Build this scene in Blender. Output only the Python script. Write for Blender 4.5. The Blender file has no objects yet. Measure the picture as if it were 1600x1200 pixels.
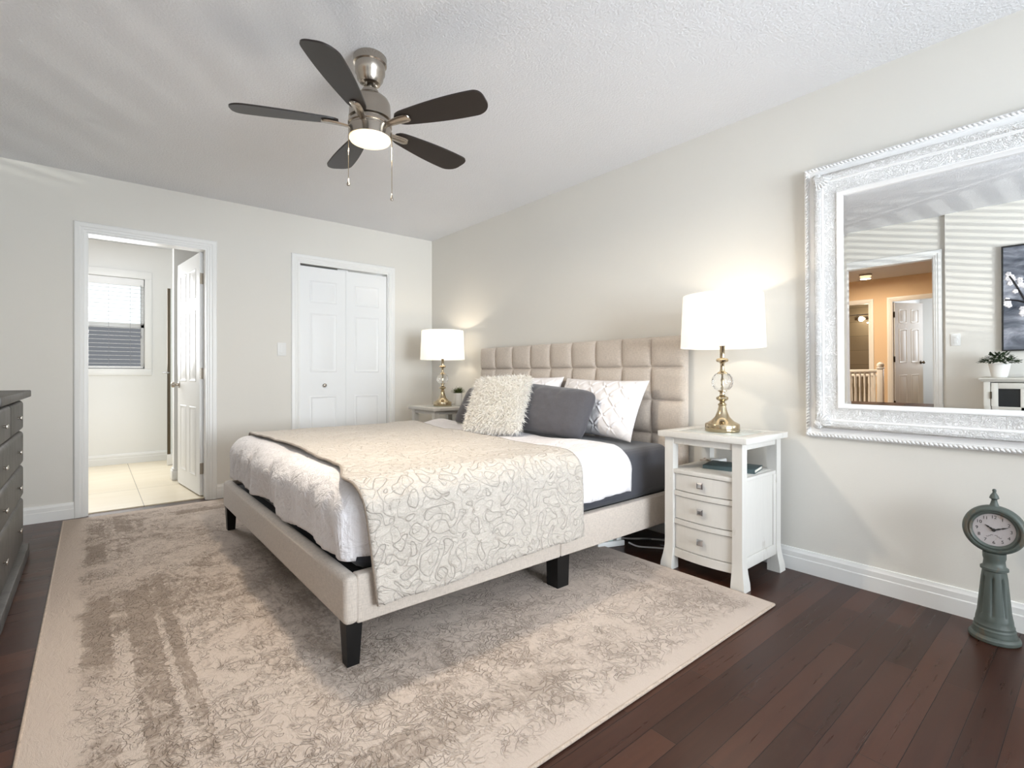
import bpy, bmesh, math, random
from math import sin, cos, pi, radians as R_, hypot, atan2
from mathutils import Vector, Matrix, noise
random.seed(7)
scene = bpy.context.scene
COL = scene.collection

# ------------------------------------------------------------------ camera
CAM = Vector((-2.799, -4.698, 1.010)); F_PX = 786.1; YAW = 0.69522; HOR = 585.2
cd = bpy.data.cameras.new('camera'); cam = bpy.data.objects.new('camera', cd); COL.objects.link(cam)
cam.location = CAM; cam.rotation_euler = (pi / 2, 0, -YAW)
cd.sensor_fit = 'HORIZONTAL'; cd.sensor_width = 36.0; cd.lens = F_PX / 1600 * 36.0
cd.shift_y = -(600 - HOR) / 1600.0
cd.clip_start = 0.02
scene.camera = cam

# ------------------------------------------------------------------ colour management, world
vs = scene.view_settings
vs.view_transform = 'Standard'; vs.look = 'None'; vs.gamma = 1.0; vs.use_curve_mapping = False
vs.exposure = -0.1
w = bpy.data.worlds.new('overcast_sky'); scene.world = w; w.use_nodes = True
bg = w.node_tree.nodes['Background']; bg.inputs[0].default_value = (0.93, 0.965, 1.0, 1); bg.inputs[1].default_value = 1.6

# ------------------------------------------------------------------ lights
def area(name, loc, target, sx, sy, power, col, spread=180):
    l = bpy.data.lights.new(name, 'AREA'); l.shape = 'RECTANGLE'; l.size = sx; l.size_y = sy
    l.energy = power; l.color = col; l.spread = R_(spread)
    o = bpy.data.objects.new(name, l); COL.objects.link(o); o.location = loc
    d = Vector(target) - Vector(loc); o.rotation_euler = d.to_track_quat('-Z', 'Y').to_euler()
    return o
def point(name, loc, power, col, rad=0.04):
    l = bpy.data.lights.new(name, 'POINT'); l.energy = power; l.color = col; l.shadow_soft_size = rad
    o = bpy.data.objects.new(name, l); COL.objects.link(o); o.location = loc
    return o
DAY = (0.85, 0.925, 1.0)
area('daylight_bay_centre', (-1.5, -7.36, 1.35), (-1.9, -5.2, 2.44), 1.15, 1.5, 106, DAY, 150)
area('daylight_bay_right', (-0.74, -7.10, 1.35), (-3.0, -3.6, 2.44), 0.6, 1.5, 55, DAY, 150)
area('daylight_bay_left', (-2.26, -7.10, 1.35), (0.0, -0.6, 1.7), 0.6, 1.5, 12, DAY, 50)
area('daylight_bath_window', (-2.75, 2.30, 1.6), (-2.75, 0, 1.2), 0.85, 1.0, 47, (0.97, 0.985, 1.0))
# sunlight thrown back up off the ground outside, through the blinds of the bay
def glint(name, loc, target, size, power):
    l = bpy.data.lights.new(name, 'SPOT'); l.energy = power; l.color = (1.0, 0.97, 0.9); l.spot_size = R_(size); l.spot_blend = 0.5; l.shadow_soft_size = 0.015
    o = bpy.data.objects.new(name, l); COL.objects.link(o); o.location = loc; o.rotation_euler = (Vector(target) - Vector(loc)).to_track_quat('-Z', 'Y').to_euler()
glint('sun_glint_centre', (3.72, -16.4, -0.93), (-1.4, -7.4, 1.3), 8, 6500)
glint('sun_glint_right', (2.57, -16.2, -1.05), (-0.67, -7.17, 1.25), 5.5, 1900)

# ------------------------------------------------------------------ material helpers
class NT:
    def __init__(s, mat):
        s.t = mat.node_tree; s.n = s.t.nodes; s.l = s.t.links
    def add(s, typ, props=None, **ins):
        nd = s.n.new(typ)
        for k, v in (props or {}).items(): setattr(nd, k, v)
        for k, v in ins.items(): s.set(nd, k, v)
        return nd
    def set(s, nd, k, v):
        key = int(k[1:]) if k[0] == 'i' and k[1:].isdigit() else k.replace('_', ' ')
        sock = nd.inputs[key]
        if hasattr(v, 'is_output'): s.l.new(v, sock)
        else: sock.default_value = v
    def math(s, op, a, b=0.0, c=0.0):
        nd = s.n.new('ShaderNodeMath'); nd.operation = op
        for i, v in enumerate((a, b, c)):
            if hasattr(v, 'is_output'): s.l.new(v, nd.inputs[i])
            else: nd.inputs[i].default_value = v
        return nd.outputs[0]
    def mix(s, f, a, b):
        nd = s.n.new('ShaderNodeMix'); nd.data_type = 'RGBA'
        for i, v in ((0, f), (6, a), (7, b)):
            if hasattr(v, 'is_output'): s.l.new(v, nd.inputs[i])
            else: nd.inputs[i].default_value = v if i == 0 else tuple(v) + (1,)
        return nd.outputs[2]
    def ramp(s, f, stops):
        nd = s.n.new('ShaderNodeValToRGB'); s.l.new(f, nd.inputs[0]); el = nd.color_ramp.elements
        while len(el) < len(stops): el.new(0.5)
        for e, (p, c) in zip(el, stops):
            e.position = p; e.color = (tuple(c) + (1,)) if hasattr(c, '__len__') else (c, c, c, 1)
        return nd.outputs[0]
    def coord(s, kind='Object', scale=(1, 1, 1), rot=(0, 0, 0), loc=(0, 0, 0)):
        tc = s.n.new('ShaderNodeTexCoord'); mp = s.n.new('ShaderNodeMapping')
        s.l.new(tc.outputs[kind], mp.inputs[0])
        mp.inputs[1].default_value = loc; mp.inputs[2].default_value = rot; mp.inputs[3].default_value = scale
        return mp.outputs[0]
    def noise(s, vec, scale, detail=2.0, rough=0.5, dist=0.0):
        nd = s.add('ShaderNodeTexNoise', None, Vector=vec, Scale=scale, Detail=detail, Roughness=rough, Distortion=dist)
        return nd.outputs[0]
    def bump(s, h, strength=0.3, dist=0.01, normal=None):
        nd = s.add('ShaderNodeBump', None, Height=h, Strength=strength, Distance=dist)
        if normal is not None: s.l.new(normal, nd.inputs['Normal'])
        return nd.outputs[0]

def pmat(name, col, rough=0.5, metal=0.0, spec=0.5):
    m = bpy.data.materials.new(name); m.use_nodes = True
    b = m.node_tree.nodes['Principled BSDF']
    b.inputs['Base Color'].default_value = tuple(col) + (1,)
    b.inputs['Roughness'].default_value = rough; b.inputs['Metallic'].default_value = metal
    b.inputs['Specular IOR Level'].default_value = spec
    return m, NT(m), b
def srgb(r, g, b):
    f = lambda c: c / 12.92 if c <= 0.04045 else ((c + 0.055) / 1.055) ** 2.4
    return (f(r / 255), f(g / 255), f(b / 255))

def m_noisebump(name, col, rough, scale, strength, dist=0.004, detail=3, var=0.0, metal=0.0, vscale=3.0, spec=0.5):
    m, n, b = pmat(name, col, rough, metal, spec)
    c = n.coord()
    n.l.new(n.bump(n.noise(c, scale, detail), strength, dist), b.inputs['Normal'])
    if var:
        k = n.noise(c, vscale, 4)
        n.l.new(n.mix(k, [x * (1 - var) for x in col], [min(1, x * (1 + var)) for x in col]), b.inputs['Base Color'])
    return m

def m_fabric(name, col, rough=0.9, weave=420, strength=0.25, var=0.14, sheen=0.2):
    m, n, b = pmat(name, col, rough, 0, 0.2)
    c = n.coord()
    a = n.noise(n.coord(scale=(weave, weave, weave * 0.16)), 1.0, 2)
    d = n.noise(n.coord(scale=(weave * 0.16, weave * 0.16, weave)), 1.0, 2)
    s = n.math('ADD', a, d)
    n.l.new(n.bump(s, strength, 0.002), b.inputs['Normal'])
    f = n.ramp(n.math('MULTIPLY', s, 0.5), [(0.32, [x * (1 - 2 * var) for x in col]), (0.68, [min(1, x * (1 + var)) for x in col])])
    n.l.new(f, b.inputs['Base Color'])
    b.inputs['Sheen Weight'].default_value = sheen
    return m

MAT = {}
MAT['wall'] = m_noisebump('wall_paint', srgb(222, 219, 212), 0.75, 160, 0.12, 0.003, 3, 0.015)
MAT['ceiling'] = m_noisebump('ceiling_texture', srgb(232, 233, 236), 0.9, 110, 0.7, 0.006, 5, 0.02)
MAT['trim'] = m_noisebump('trim_gloss_white', srgb(236, 236, 234), 0.35, 40, 0.03, 0.002)
MAT['door'] = m_noisebump('door_white', srgb(236, 237, 237), 0.4, 60, 0.05, 0.002)
MAT['hallwall'] = m_noisebump('hall_wall_paint', srgb(226, 200, 168), 0.75, 160, 0.1, 0.003, 3, 0.015)
MAT['bathwall'] = m_noisebump('bath_wall_paint', srgb(236, 236, 234), 0.7, 160, 0.1, 0.003)

def m_floor():
    m, n, b = pmat('dark_hardwood', (0.05, 0.02, 0.015), 0.3, 0, 0.3)
    c = n.coord()
    br = n.add('ShaderNodeTexBrick', {'offset': 0.37, 'offset_frequency': 2, 'squash': 1.0}, Vector=n.coord(loc=(0.3, 0.019, 0)),
               Scale=1.0, Mortar_Size=0.0012, Mortar_Smooth=0.3, Bias=0.0, Brick_Width=0.93, Row_Height=0.0815)
    br.inputs['Color1'].default_value = (0.1, 0.1, 0.1, 1); br.inputs['Color2'].default_value = (0.9, 0.9, 0.9, 1)
    br.inputs['Mortar'].default_value = (0.5, 0.5, 0.5, 1)
    grain = n.noise(n.coord(scale=(2.2, 42, 10)), 1.0, 6, 0.6, 0.3)
    tone = n.math('ADD', n.math('MULTIPLY', br.outputs[0], 0.55), n.math('MULTIPLY', grain, 0.5))
    col = n.ramp(tone, [(0.15, srgb(40, 22, 16)), (0.5, srgb(60, 35, 26)), (0.9, srgb(82, 51, 38))])
    col = n.mix(br.outputs[1], col, srgb(20, 10, 8))
    n.l.new(col, b.inputs['Base Color'])
    h = n.math('SUBTRACT', n.math('MULTIPLY', grain, 0.12), br.outputs[1])
    n.l.new(n.bump(h, 0.35, 0.0015), b.inputs['Normal'])
    n.l.new(n.math('MULTIPLY_ADD', grain, 0.2, 0.2), b.inputs['Roughness'])
    return m
MAT['floor'] = m_floor()

def m_tile():
    m, n, b = pmat('cream_floor_tile', srgb(226, 214, 188), 0.3)
    c = n.coord(); sp = n.add('ShaderNodeSeparateXYZ', None, Vector=c)
    def line(v, off, per):
        q = n.math('FRACT', n.math('MULTIPLY', n.math('ADD', v, off), 1 / per))
        return n.math('LESS_THAN', n.math('ABSOLUTE', n.math('SUBTRACT', q, 0.5)), 0.002 / per)
    g = n.math('MAXIMUM', line(sp.outputs[0], 2.495 + 0.33, 0.66), line(sp.outputs[1], 0.66, 2.9))
    k = n.noise(n.coord(scale=(2, 9, 1)), 1.0, 5)
    col = n.mix(k, srgb(218, 203, 174), srgb(234, 224, 202))
    n.l.new(n.mix(g, col, srgb(120, 104, 84)), b.inputs['Base Color'])
    return m
MAT['tile'] = m_tile()

def m_rug():
    m, n, b = pmat('distressed_rug', srgb(200, 184, 170), 0.95, 0, 0.1)
    c = n.coord(); sp = n.add('ShaderNodeSeparateXYZ', None, Vector=c)
    x, y = sp.outputs[0], sp.outputs[1]
    big = n.noise(c, 1.3, 3, 0.5, 0.4)
    mid = n.noise(c, 6.5, 7, 0.72, 1.0)
    streak = n.noise(n.coord(scale=(26, 11, 1), rot=(0, 0, 0.5)), 1.0, 5, 0.7, 2.2)
    # border bands along the left long side and the other three sides
    def band(v, lo, hi):
        return n.math('MULTIPLY', n.math('GREATER_THAN', v, lo), n.math('LESS_THAN', v, hi))
    x, y = n.math('ADD', x, n.math('MULTIPLY', n.math('SUBTRACT', n.noise(c, 30, 3, 0.7), 0.5), 0.05)), n.math('ADD', y, n.math('MULTIPLY', n.math('SUBTRACT', n.noise(n.coord(loc=(2, 7, 0)), 30, 3, 0.7), 0.5), 0.05))
    bl = n.math('MAXIMUM', band(x, -2.83, -2.74), n.math('MAXIMUM', band(x, -2.69, -2.60), band(x, -2.575, -2.535)))
    br = n.math('MAXIMUM', band(x, -0.72, -0.62), band(x, -0.86, -0.77))
    bt = n.math('MAXIMUM', band(y, -0.42, -0.30), band(y, -3.55, -3.42))
    bord = n.math('MAXIMUM', bl, n.math('MAXIMUM', br, bt))
    fade = n.ramp(n.noise(c, 1.1, 2), [(0.42, 0.0), (0.6, 1.0)])
    xn = n.math('ADD', x, n.math('MULTIPLY', n.math('SUBTRACT', n.noise(c, 9, 4, 0.6), 0.5), 0.16))
    yn = n.math('ADD', y, n.math('MULTIPLY', n.math('SUBTRACT', n.noise(n.coord(loc=(5, 2, 0)), 9, 4, 0.6), 0.5), 0.16))
    def soft(v, lo, hi): 
        nd = n.add('ShaderNodeMapRange', {'interpolation_type': 'SMOOTHSTEP'}); n.set(nd, 'i0', v); n.set(nd, 'i1', lo); n.set(nd, 'i2', hi); return nd.outputs[0]
    edge = n.math('MULTIPLY', n.math('MULTIPLY', soft(xn, -2.87, -2.80), soft(xn, -0.53, -0.60)), n.math('MULTIPLY', soft(yn, -3.71, -3.64), soft(yn, -0.14, -0.22)))
    v = n.math('ADD', n.math('MULTIPLY', big, 0.55), n.math('MULTIPLY', mid, 0.5))
    v = n.math('ADD', v, n.math('MULTIPLY', n.math('MULTIPLY', bord, fade), 0.20))
    v = n.math('ADD', v, n.math('MULTIPLY', n.math('SUBTRACT', streak, 0.5), 0.55))
    mask = n.math('MULTIPLY', n.ramp(v, [(0.52, 0.0), (0.66, 1.0)]), edge)
    lft = n.ramp(n.math('MULTIPLY', x, -1.0 / 3), [(0.35, 0.35), (0.8, 1.0)])
    mask = n.math('MULTIPLY', mask, lft)
    # carved curling lines
    w1 = n.noise(c, 13, 2, 0.5, 1.6)
    line = n.ramp(n.math('ABSOLUTE', n.math('SUBTRACT', w1, 0.5)), [(0.0, 1.0), (0.035, 0.0)])
    w2 = n.noise(n.coord(loc=(3, 1, 0)), 22, 2, 0.5, 1.2)
    line2 = n.ramp(n.math('ABSOLUTE', n.math('SUBTRACT', w2, 0.48)), [(0.0, 1.0), (0.04, 0.0)])
    lines = n.math('MULTIPLY', n.math('MAXIMUM', line, line2), n.math('MULTIPLY', edge, n.ramp(mid, [(0.36, 0.0), (0.55, 1.0)])))
    fib = n.noise(c, 520, 2, 0.7)
    base = n.mix(n.noise(c, 2.2, 3), srgb(205, 189, 177), srgb(214, 200, 188))
    col = n.mix(n.math('MULTIPLY', mask, 0.8), base, srgb(150, 135, 122))
    col = n.mix(n.math('MULTIPLY', lines, 0.32), col, srgb(124, 108, 96))
    col = n.mix(n.math('MULTIPLY', fib, 0.22), col, srgb(160, 144, 130))
    n.l.new(col, b.inputs['Base Color'])
    h = n.math('ADD', n.math('MULTIPLY', fib, 0.35), n.math('ADD', n.math('MULTIPLY', lines, -0.8), n.math('MULTIPLY', streak, 0.7)))
    n.l.new(n.bump(h, 0.9, 0.007), b.inputs['Normal'])
    return m
MAT['rug'] = m_rug()
MAT['rugedge'] = m_fabric('rug_binding', srgb(190, 172, 156), 0.95, 300, 0.3)

MAT['linen'] = m_fabric('beige_linen', srgb(201, 190, 179), 0.95, 300, 0.35, 0.10)
MAT['black'] = m_noisebump('black_wood', (0.008, 0.0075, 0.0075), 0.4, 60, 0.05, 0.004, 3, 0.0, 0.0, 3.0, 0.25)
MAT['platform'] = m_fabric('black_platform_cloth', (0.012, 0.012, 0.013), 0.95, 300, 0.2)
MAT['charcoal'] = m_fabric('charcoal_cotton', srgb(84, 82, 86), 0.8, 500, 0.15, 0.06, 0.3)
MAT['sheet'] = m_fabric('charcoal_sheet', srgb(72, 73, 80), 0.75, 500, 0.1, 0.05, 0.3)

def m_duvet():
    m, n, b = pmat('white_duvet_cotton', srgb(232, 229, 231), 0.85, 0, 0.2)
    c = n.coord()
    h = n.math('ADD', n.math('MULTIPLY', n.noise(c, 11, 4, 0.6, 1.6), 1.4), n.math('MULTIPLY', n.noise(n.coord(scale=(34, 34, 5)), 1.0, 3, 0.5, 0.6), 0.8))
    n.l.new(n.bump(h, 0.7, 0.016), b.inputs['Normal'])
    b.inputs['Sheen Weight'].default_value = 0.2
    return m
MAT['duvet'] = m_duvet()
MAT['whitecotton'] = m_noisebump('white_cotton', srgb(240, 237, 238), 0.85, 40, 0.3, 0.004, 4)

def m_quilt():
    m, n, b = pmat('ivory_quilted_satin', srgb(212, 202, 188), 0.5, 0, 0.3)
    c = n.coord()
    def loops(vec, sc, k):
        q = n.math('ABSOLUTE', n.math('SUBTRACT', n.math('FRACT', n.math('MULTIPLY', n.noise(vec, sc, 0.0, 0.5, 0.35), k)), 0.5))
        return n.ramp(q, [(0.0, 0.0), (0.045, 0.75), (0.2, 1.0)])
    h = n.math('MULTIPLY', loops(c, 15.0, 4.0), n.math('MULTIPLY_ADD', loops(n.coord(loc=(4.2, 1.3, 2.2)), 19.0, 3.0), 0.5, 0.5))
    wr = n.noise(n.coord(scale=(1, 1, 1.8)), 20, 5, 0.6, 1.6)
    hh = n.math('ADD', h, n.math('MULTIPLY', wr, 1.8))
    n.l.new(n.bump(hh, 0.8, 0.010), b.inputs['Normal'])
    n.l.new(n.mix(h, srgb(196, 185, 173), srgb(205, 196, 185)), b.inputs['Base Color'])
    b.inputs['Sheen Weight'].default_value = 0.3
    return m
MAT['quilt'] = m_quilt()
MAT['quilthem'] = m_fabric('quilt_binding', srgb(150, 136, 122), 0.7, 300, 0.1)

def m_shag():
    m = bpy.data.materials.new('cream_shag_yarn'); m.use_nodes = True; t = m.node_tree; n = NT(m); t.nodes.clear()
    o = t.nodes.new('ShaderNodeOutputMaterial'); mx = t.nodes.new('ShaderNodeMixShader'); mx.inputs[0].default_value = 0.45
    d = t.nodes.new('ShaderNodeBsdfDiffuse'); tr = t.nodes.new('ShaderNodeBsdfTranslucent')
    c = n.mix(n.noise(n.coord(), 24, 2), srgb(245, 242, 236), srgb(252, 250, 246))
    t.links.new(c, d.inputs[0]); t.links.new(c, tr.inputs[0]); t.links.new(d.outputs[0], mx.inputs[1]); t.links.new(tr.outputs[0], mx.inputs[2]); t.links.new(mx.outputs[0], o.inputs[0])
    return m
MAT['shag'] = m_shag()
def m_distress(name, col, wear, amount=0.62):
    m, n, b = pmat(name, col, 0.5)
    k = n.noise(n.coord(scale=(14, 14, 5)), 1.0, 8, 0.72)
    mask = n.ramp(k, [(amount, 0.0), (amount + 0.06, 1.0)])
    g = n.noise(n.coord(scale=(60, 60, 7)), 1.0, 4, 0.6)
    n.l.new(n.mix(n.math('MULTIPLY', mask, 0.7), n.mix(g, [x * 0.9 for x in col], col), wear), b.inputs['Base Color'])
    n.l.new(n.bump(g, 0.15, 0.002), b.inputs['Normal'])
    return m
MAT['nightstand'] = m_distress('whitewashed_wood', srgb(217, 214, 208), srgb(186, 180, 170))
MAT['cabinet'] = m_distress('antique_white_wood', srgb(214, 212, 204), srgb(170, 164, 152))
MAT['dresser'] = m_distress('charcoal_grey_wood', srgb(84, 82, 80), srgb(62, 60, 58), 0.5)
MAT['mirrorframe_plain'] = m_noisebump('white_frame_paint', srgb(240, 240, 240), 0.5, 30, 0.1, 0.003)
def m_carved():
    m, n, b = pmat('carved_white_frame', srgb(240, 240, 240), 0.55)
    c = n.coord()
    k = n.noise(c, 42, 2, 0.5, 2.6)
    l = n.math('ABSOLUTE', n.math('SUBTRACT', k, 0.5))
    h = n.ramp(l, [(0.0, 0.0), (0.06, 0.8), (0.2, 1.0)])
    n.l.new(n.bump(h, 0.7, 0.006), b.inputs['Normal'])
    n.l.new(n.mix(h, srgb(224, 224, 222), srgb(243, 243, 243)), b.inputs['Base Color'])
    return m
MAT['carved'] = m_carved()
MAT['mirror'], _, _b = pmat('mirror_silvering', (0.93, 0.94, 0.94), 0.0, 1.0)
MAT['nickel'] = m_noisebump('brushed_nickel', srgb(176, 168, 158), 0.25, 120, 0.05, 0.001, 2, 0.05, 1.0)
MAT['brass'] = m_noisebump('antique_brass', srgb(190, 174, 146), 0.18, 60, 0.02, 0.001, 2, 0.03, 1.0)
MAT['chrome'] = m_noisebump('chrome', srgb(200, 200, 202), 0.12, 60, 0.02, 0.001, 2, 0.03, 1.0)
MAT['bronze'] = m_noisebump('dark_bronze', srgb(90, 82, 70), 0.35, 60, 0.05, 0.001, 2, 0.05, 1.0)
def m_glass(name, tint=(1, 1, 1), gl=0.12, rough=0.02):
    m = bpy.data.materials.new(name); m.use_nodes = True; t = m.node_tree; t.nodes.clear()
    o = t.nodes.new('ShaderNodeOutputMaterial'); mx = t.nodes.new('ShaderNodeMixShader')
    a = t.nodes.new('ShaderNodeBsdfTransparent'); g = t.nodes.new('ShaderNodeBsdfGlossy')
    a.inputs[0].default_value = tuple(tint) + (1,); g.inputs['Roughness'].default_value = rough
    fr = t.nodes.new('ShaderNodeLayerWeight'); fr.inputs[0].default_value = gl
    t.links.new(fr.outputs[0], mx.inputs[0]); t.links.new(a.outputs[0], mx.inputs[1]); t.links.new(g.outputs[0], mx.inputs[2])
    t.links.new(mx.outputs[0], o.inputs[0]); return m
MAT['pane'] = m_glass('window_glass', (0.97, 0.99, 0.99), 0.1)
MAT['screen'] = m_glass('insect_screen', (0.40, 0.405, 0.415), 0.02, 0.6)
MAT['darkpane'] = m_noisebump('dark_cabinet_glass', (0.012, 0.014, 0.016), 0.08, 8, 0.02)
m, n, b = pmat('lamp_crystal', (1, 1, 1), 0.02); b.inputs['Transmission Weight'].default_value = 1.0; b.inputs['IOR'].default_value = 1.45
n.l.new(n.bump(n.add('ShaderNodeTexVoronoi', {'feature': 'DISTANCE_TO_EDGE'}, Vector=n.coord(), Scale=60.0).outputs[0], 0.5, 0.004), b.inputs['Normal'])
MAT['crystal'] = m
def m_shade():
    m = bpy.data.materials.new('lamp_shade_linen'); m.use_nodes = True; t = m.node_tree; n = NT(m); t.nodes.clear()
    o = t.nodes.new('ShaderNodeOutputMaterial'); mx = t.nodes.new('ShaderNodeMixShader'); mx.inputs[0].default_value = 0.5
    d = t.nodes.new('ShaderNodeBsdfDiffuse'); tr = t.nodes.new('ShaderNodeBsdfTranslucent')
    k = n.noise(n.coord(scale=(300, 300, 60)), 1.0, 2)
    c = n.mix(k, (0.86, 0.85, 0.83), (0.92, 0.915, 0.90))
    t.links.new(c, d.inputs[0]); t.links.new(c, tr.inputs[0])
    t.links.new(d.outputs[0], mx.inputs[1]); t.links.new(tr.outputs[0], mx.inputs[2])
    em = t.nodes.new('ShaderNodeEmission'); em.inputs[0].default_value = (1.0, 0.93, 0.82, 1); em.inputs[1].default_value = 0.22  # slight glow added to the shade cloth, on top of the bulb's light
    ad = t.nodes.new('ShaderNodeAddShader'); t.links.new(mx.outputs[0], ad.inputs[0]); t.links.new(em.outputs[0], ad.inputs[1]); t.links.new(ad.outputs[0], o.inputs[0])
    return m
MAT['shade'] = m_shade()
def m_emit(name, col, s):
    m, n, b = pmat(name, (0.9, 0.9, 0.9), 0.4)
    b.inputs['Emission Color'].default_value = tuple(col) + (1,); b.inputs['Emission Strength'].default_value = s
    return m
MAT['fanglow'] = m_emit('lit_frosted_glass', (1.0, 0.80, 0.48), 1.15)
MAT['bulb'] = m_emit('lit_bulb', (1.0, 0.82, 0.56), 6.0)
MAT['blade'] = m_noisebump('espresso_blade', srgb(33, 25, 22), 0.42, 30, 0.08, 0.002, 4, 0.2, 0, 14)
MAT['verdigris'] = m_distress('verdigris_paint', srgb(80, 88, 83), srgb(98, 86, 70), 0.54)
MAT['clockface'] = m_distress('aged_clock_paper', srgb(186, 180, 180), srgb(150, 130, 114), 0.56)
MAT['ink'] = m_noisebump('black_ink', (0.015, 0.014, 0.013), 0.6, 30, 0.02)
MAT['leaf'] = m_noisebump('dark_leaf', srgb(44, 62, 34), 0.5, 40, 0.2, 0.002, 2, 0.4, 0, 30)
MAT['succulent'] = m_noisebump('succulent_leaf', srgb(78, 88, 42), 0.5, 40, 0.1, 0.002, 2, 0.3, 0, 30)
MAT['ceramic'] = m_noisebump('white_ceramic', srgb(230, 228, 224), 0.3, 20, 0.03)
MAT['soil'] = m_noisebump('potting_soil', srgb(50, 38, 30), 0.95, 80, 0.8, 0.01)
MAT['bookcover'] = m_noisebump('slate_teal_cover', srgb(74, 90, 92), 0.6, 200, 0.1, 0.001)
MAT['paper'] = m_noisebump('paper_edges', srgb(228, 224, 214), 0.8, 200, 0.2, 0.001)
MAT['plastic'] = m_noisebump('white_plastic', srgb(228, 228, 226), 0.4, 40, 0.03)
MAT['tealplastic'] = m_noisebump('pale_teal_plastic', srgb(168, 196, 190), 0.4, 40, 0.03)
MAT['slat'] = m_noisebump('blind_slat_white', srgb(238, 238, 238), 0.5, 40, 0.05)
MAT['cord'] = m_noisebump('grey_cord', srgb(140, 142, 146), 0.6, 60, 0.1)
def m_canvas():
    m, n, b = pmat('painted_canvas', srgb(120, 124, 136), 0.6)
    c = n.coord()
    k = n.noise(n.coord(scale=(1, 2.2, 5)), 1.4, 5, 0.6, 0.6)
    n.l.new(n.ramp(k, [(0.3, srgb(52, 58, 70)), (0.5, srgb(112, 116, 126)), (0.68, srgb(176, 178, 188))]), b.inputs['Base Color'])
    n.l.new(n.bump(n.noise(c, 300, 2), 0.2, 0.001), b.inputs['Normal'])
    return m
MAT['canvas'] = m_canvas()
MAT['petal'] = m_noisebump('white_petal_paint', srgb(226, 222, 224), 0.6, 60, 0.3, 0.003, 3, 0.08)
MAT['branch'] = m_noisebump('dark_branch_paint', srgb(34, 30, 34), 0.6, 60, 0.3)
def m_showertile():
    m, n, b = pmat('taupe_shower_tile', srgb(150, 138, 122), 0.3)
    br = n.add('ShaderNodeTexBrick', {'offset': 0.5}, Vector=n.coord(rot=(pi / 2, 0, pi / 2)), Scale=1.0, Mortar_Size=0.004, Brick_Width=0.3, Row_Height=0.15)
    br.inputs['Color1'].default_value = srgb(150, 138, 122) + (1,); br.inputs['Color2'].default_value = srgb(164, 152, 134) + (1,)
    br.inputs['Mortar'].default_value = srgb(120, 110, 98) + (1,)
    n.l.new(br.outputs[0], b.inputs['Base Color']); return m
MAT['showertile'] = m_showertile()

# ------------------------------------------------------------------ geometry helpers
def obj(name, bm, mat, parent=None, smooth=35, loc=None, recalc=True):
    if recalc: bmesh.ops.recalc_face_normals(bm, faces=bm.faces[:])
    me = bpy.data.meshes.new(name); bm.to_mesh(me); bm.free()
    if mat: me.materials.append(MAT[mat] if isinstance(mat, str) else mat)
    if smooth:
        me.shade_smooth()
        if smooth < 180: me.set_sharp_from_angle(angle=R_(smooth))
    o = bpy.data.objects.new(name, me); COL.objects.link(o)
    if parent: o.parent = parent
    if loc: o.location = loc
    return o
def tag(o, label, cat, group=None, kind=None):
    o['label'] = label; o['category'] = cat
    if group: o['group'] = group
    if kind: o['kind'] = kind
    return o
def thing(name, label, cat, loc=(0, 0, 0), rot=(0, 0, 0), group=None, kind=None):
    o = bpy.data.objects.new(name, None); COL.objects.link(o); o.empty_display_size = 0.1
    o.location = loc; o.rotation_euler = rot
    return tag(o, label, cat, group, kind)
def copy_tree(o, parent=None):
    c = o.copy(); COL.objects.link(c)
    if parent: c.parent = parent
    for ch in list(o.children): copy_tree(ch, c)
    return c
def xform(bm, verts, M):
    bmesh.ops.transform(bm, matrix=M, verts=verts)
def box(bm, x0, x1, y0, y1, z0, z1, bev=0.0, seg=2, M=None):
    r = bmesh.ops.create_cube(bm, size=1.0); vs_ = r['verts']
    for v in vs_:
        v.co.x = x0 if v.co.x < 0 else x1; v.co.y = y0 if v.co.y < 0 else y1; v.co.z = z0 if v.co.z < 0 else z1
    if bev > 0:
        es = list({e for v in vs_ for e in v.link_edges})
        rr = bmesh.ops.bevel(bm, geom=es, offset=bev, segments=seg, affect='EDGES', profile=0.5, clamp_overlap=True)
        vs_ = list({v for f in rr['faces'] for v in f.verts} | {v for v in vs_ if v.is_valid})
    if M is not None: xform(bm, vs_, M)
    return vs_
def lathe(bm, prof, seg=40, M=None, ang0=0.0, close_ends=True):
    rings = []
    for r, z in prof:
        if r < 1e-6: rings.append([bm.verts.new((0, 0, z))])
        else: rings.append([bm.verts.new((r * cos(ang0 + 2 * pi * i / seg), r * sin(ang0 + 2 * pi * i / seg), z)) for i in range(seg)])
    for a, b_ in zip(rings, rings[1:]):
        for i in range(seg):
            j = (i + 1) % seg
            if len(a) == 1 and len(b_) == 1: continue
            if len(a) == 1: bm.faces.new((a[0], b_[i], b_[j]))
            elif len(b_) == 1: bm.faces.new((a[i], a[j], b_[0]))
            else: bm.faces.new((a[i], a[j], b_[j], b_[i]))
    if close_ends:
        if len(rings[0]) > 1: bm.faces.new(rings[0][::-1])
        if len(rings[-1]) > 1: bm.faces.new(rings[-1])
    vs_ = [v for r in rings for v in r]
    if M is not None: xform(bm, vs_, M)
    return vs_
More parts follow.
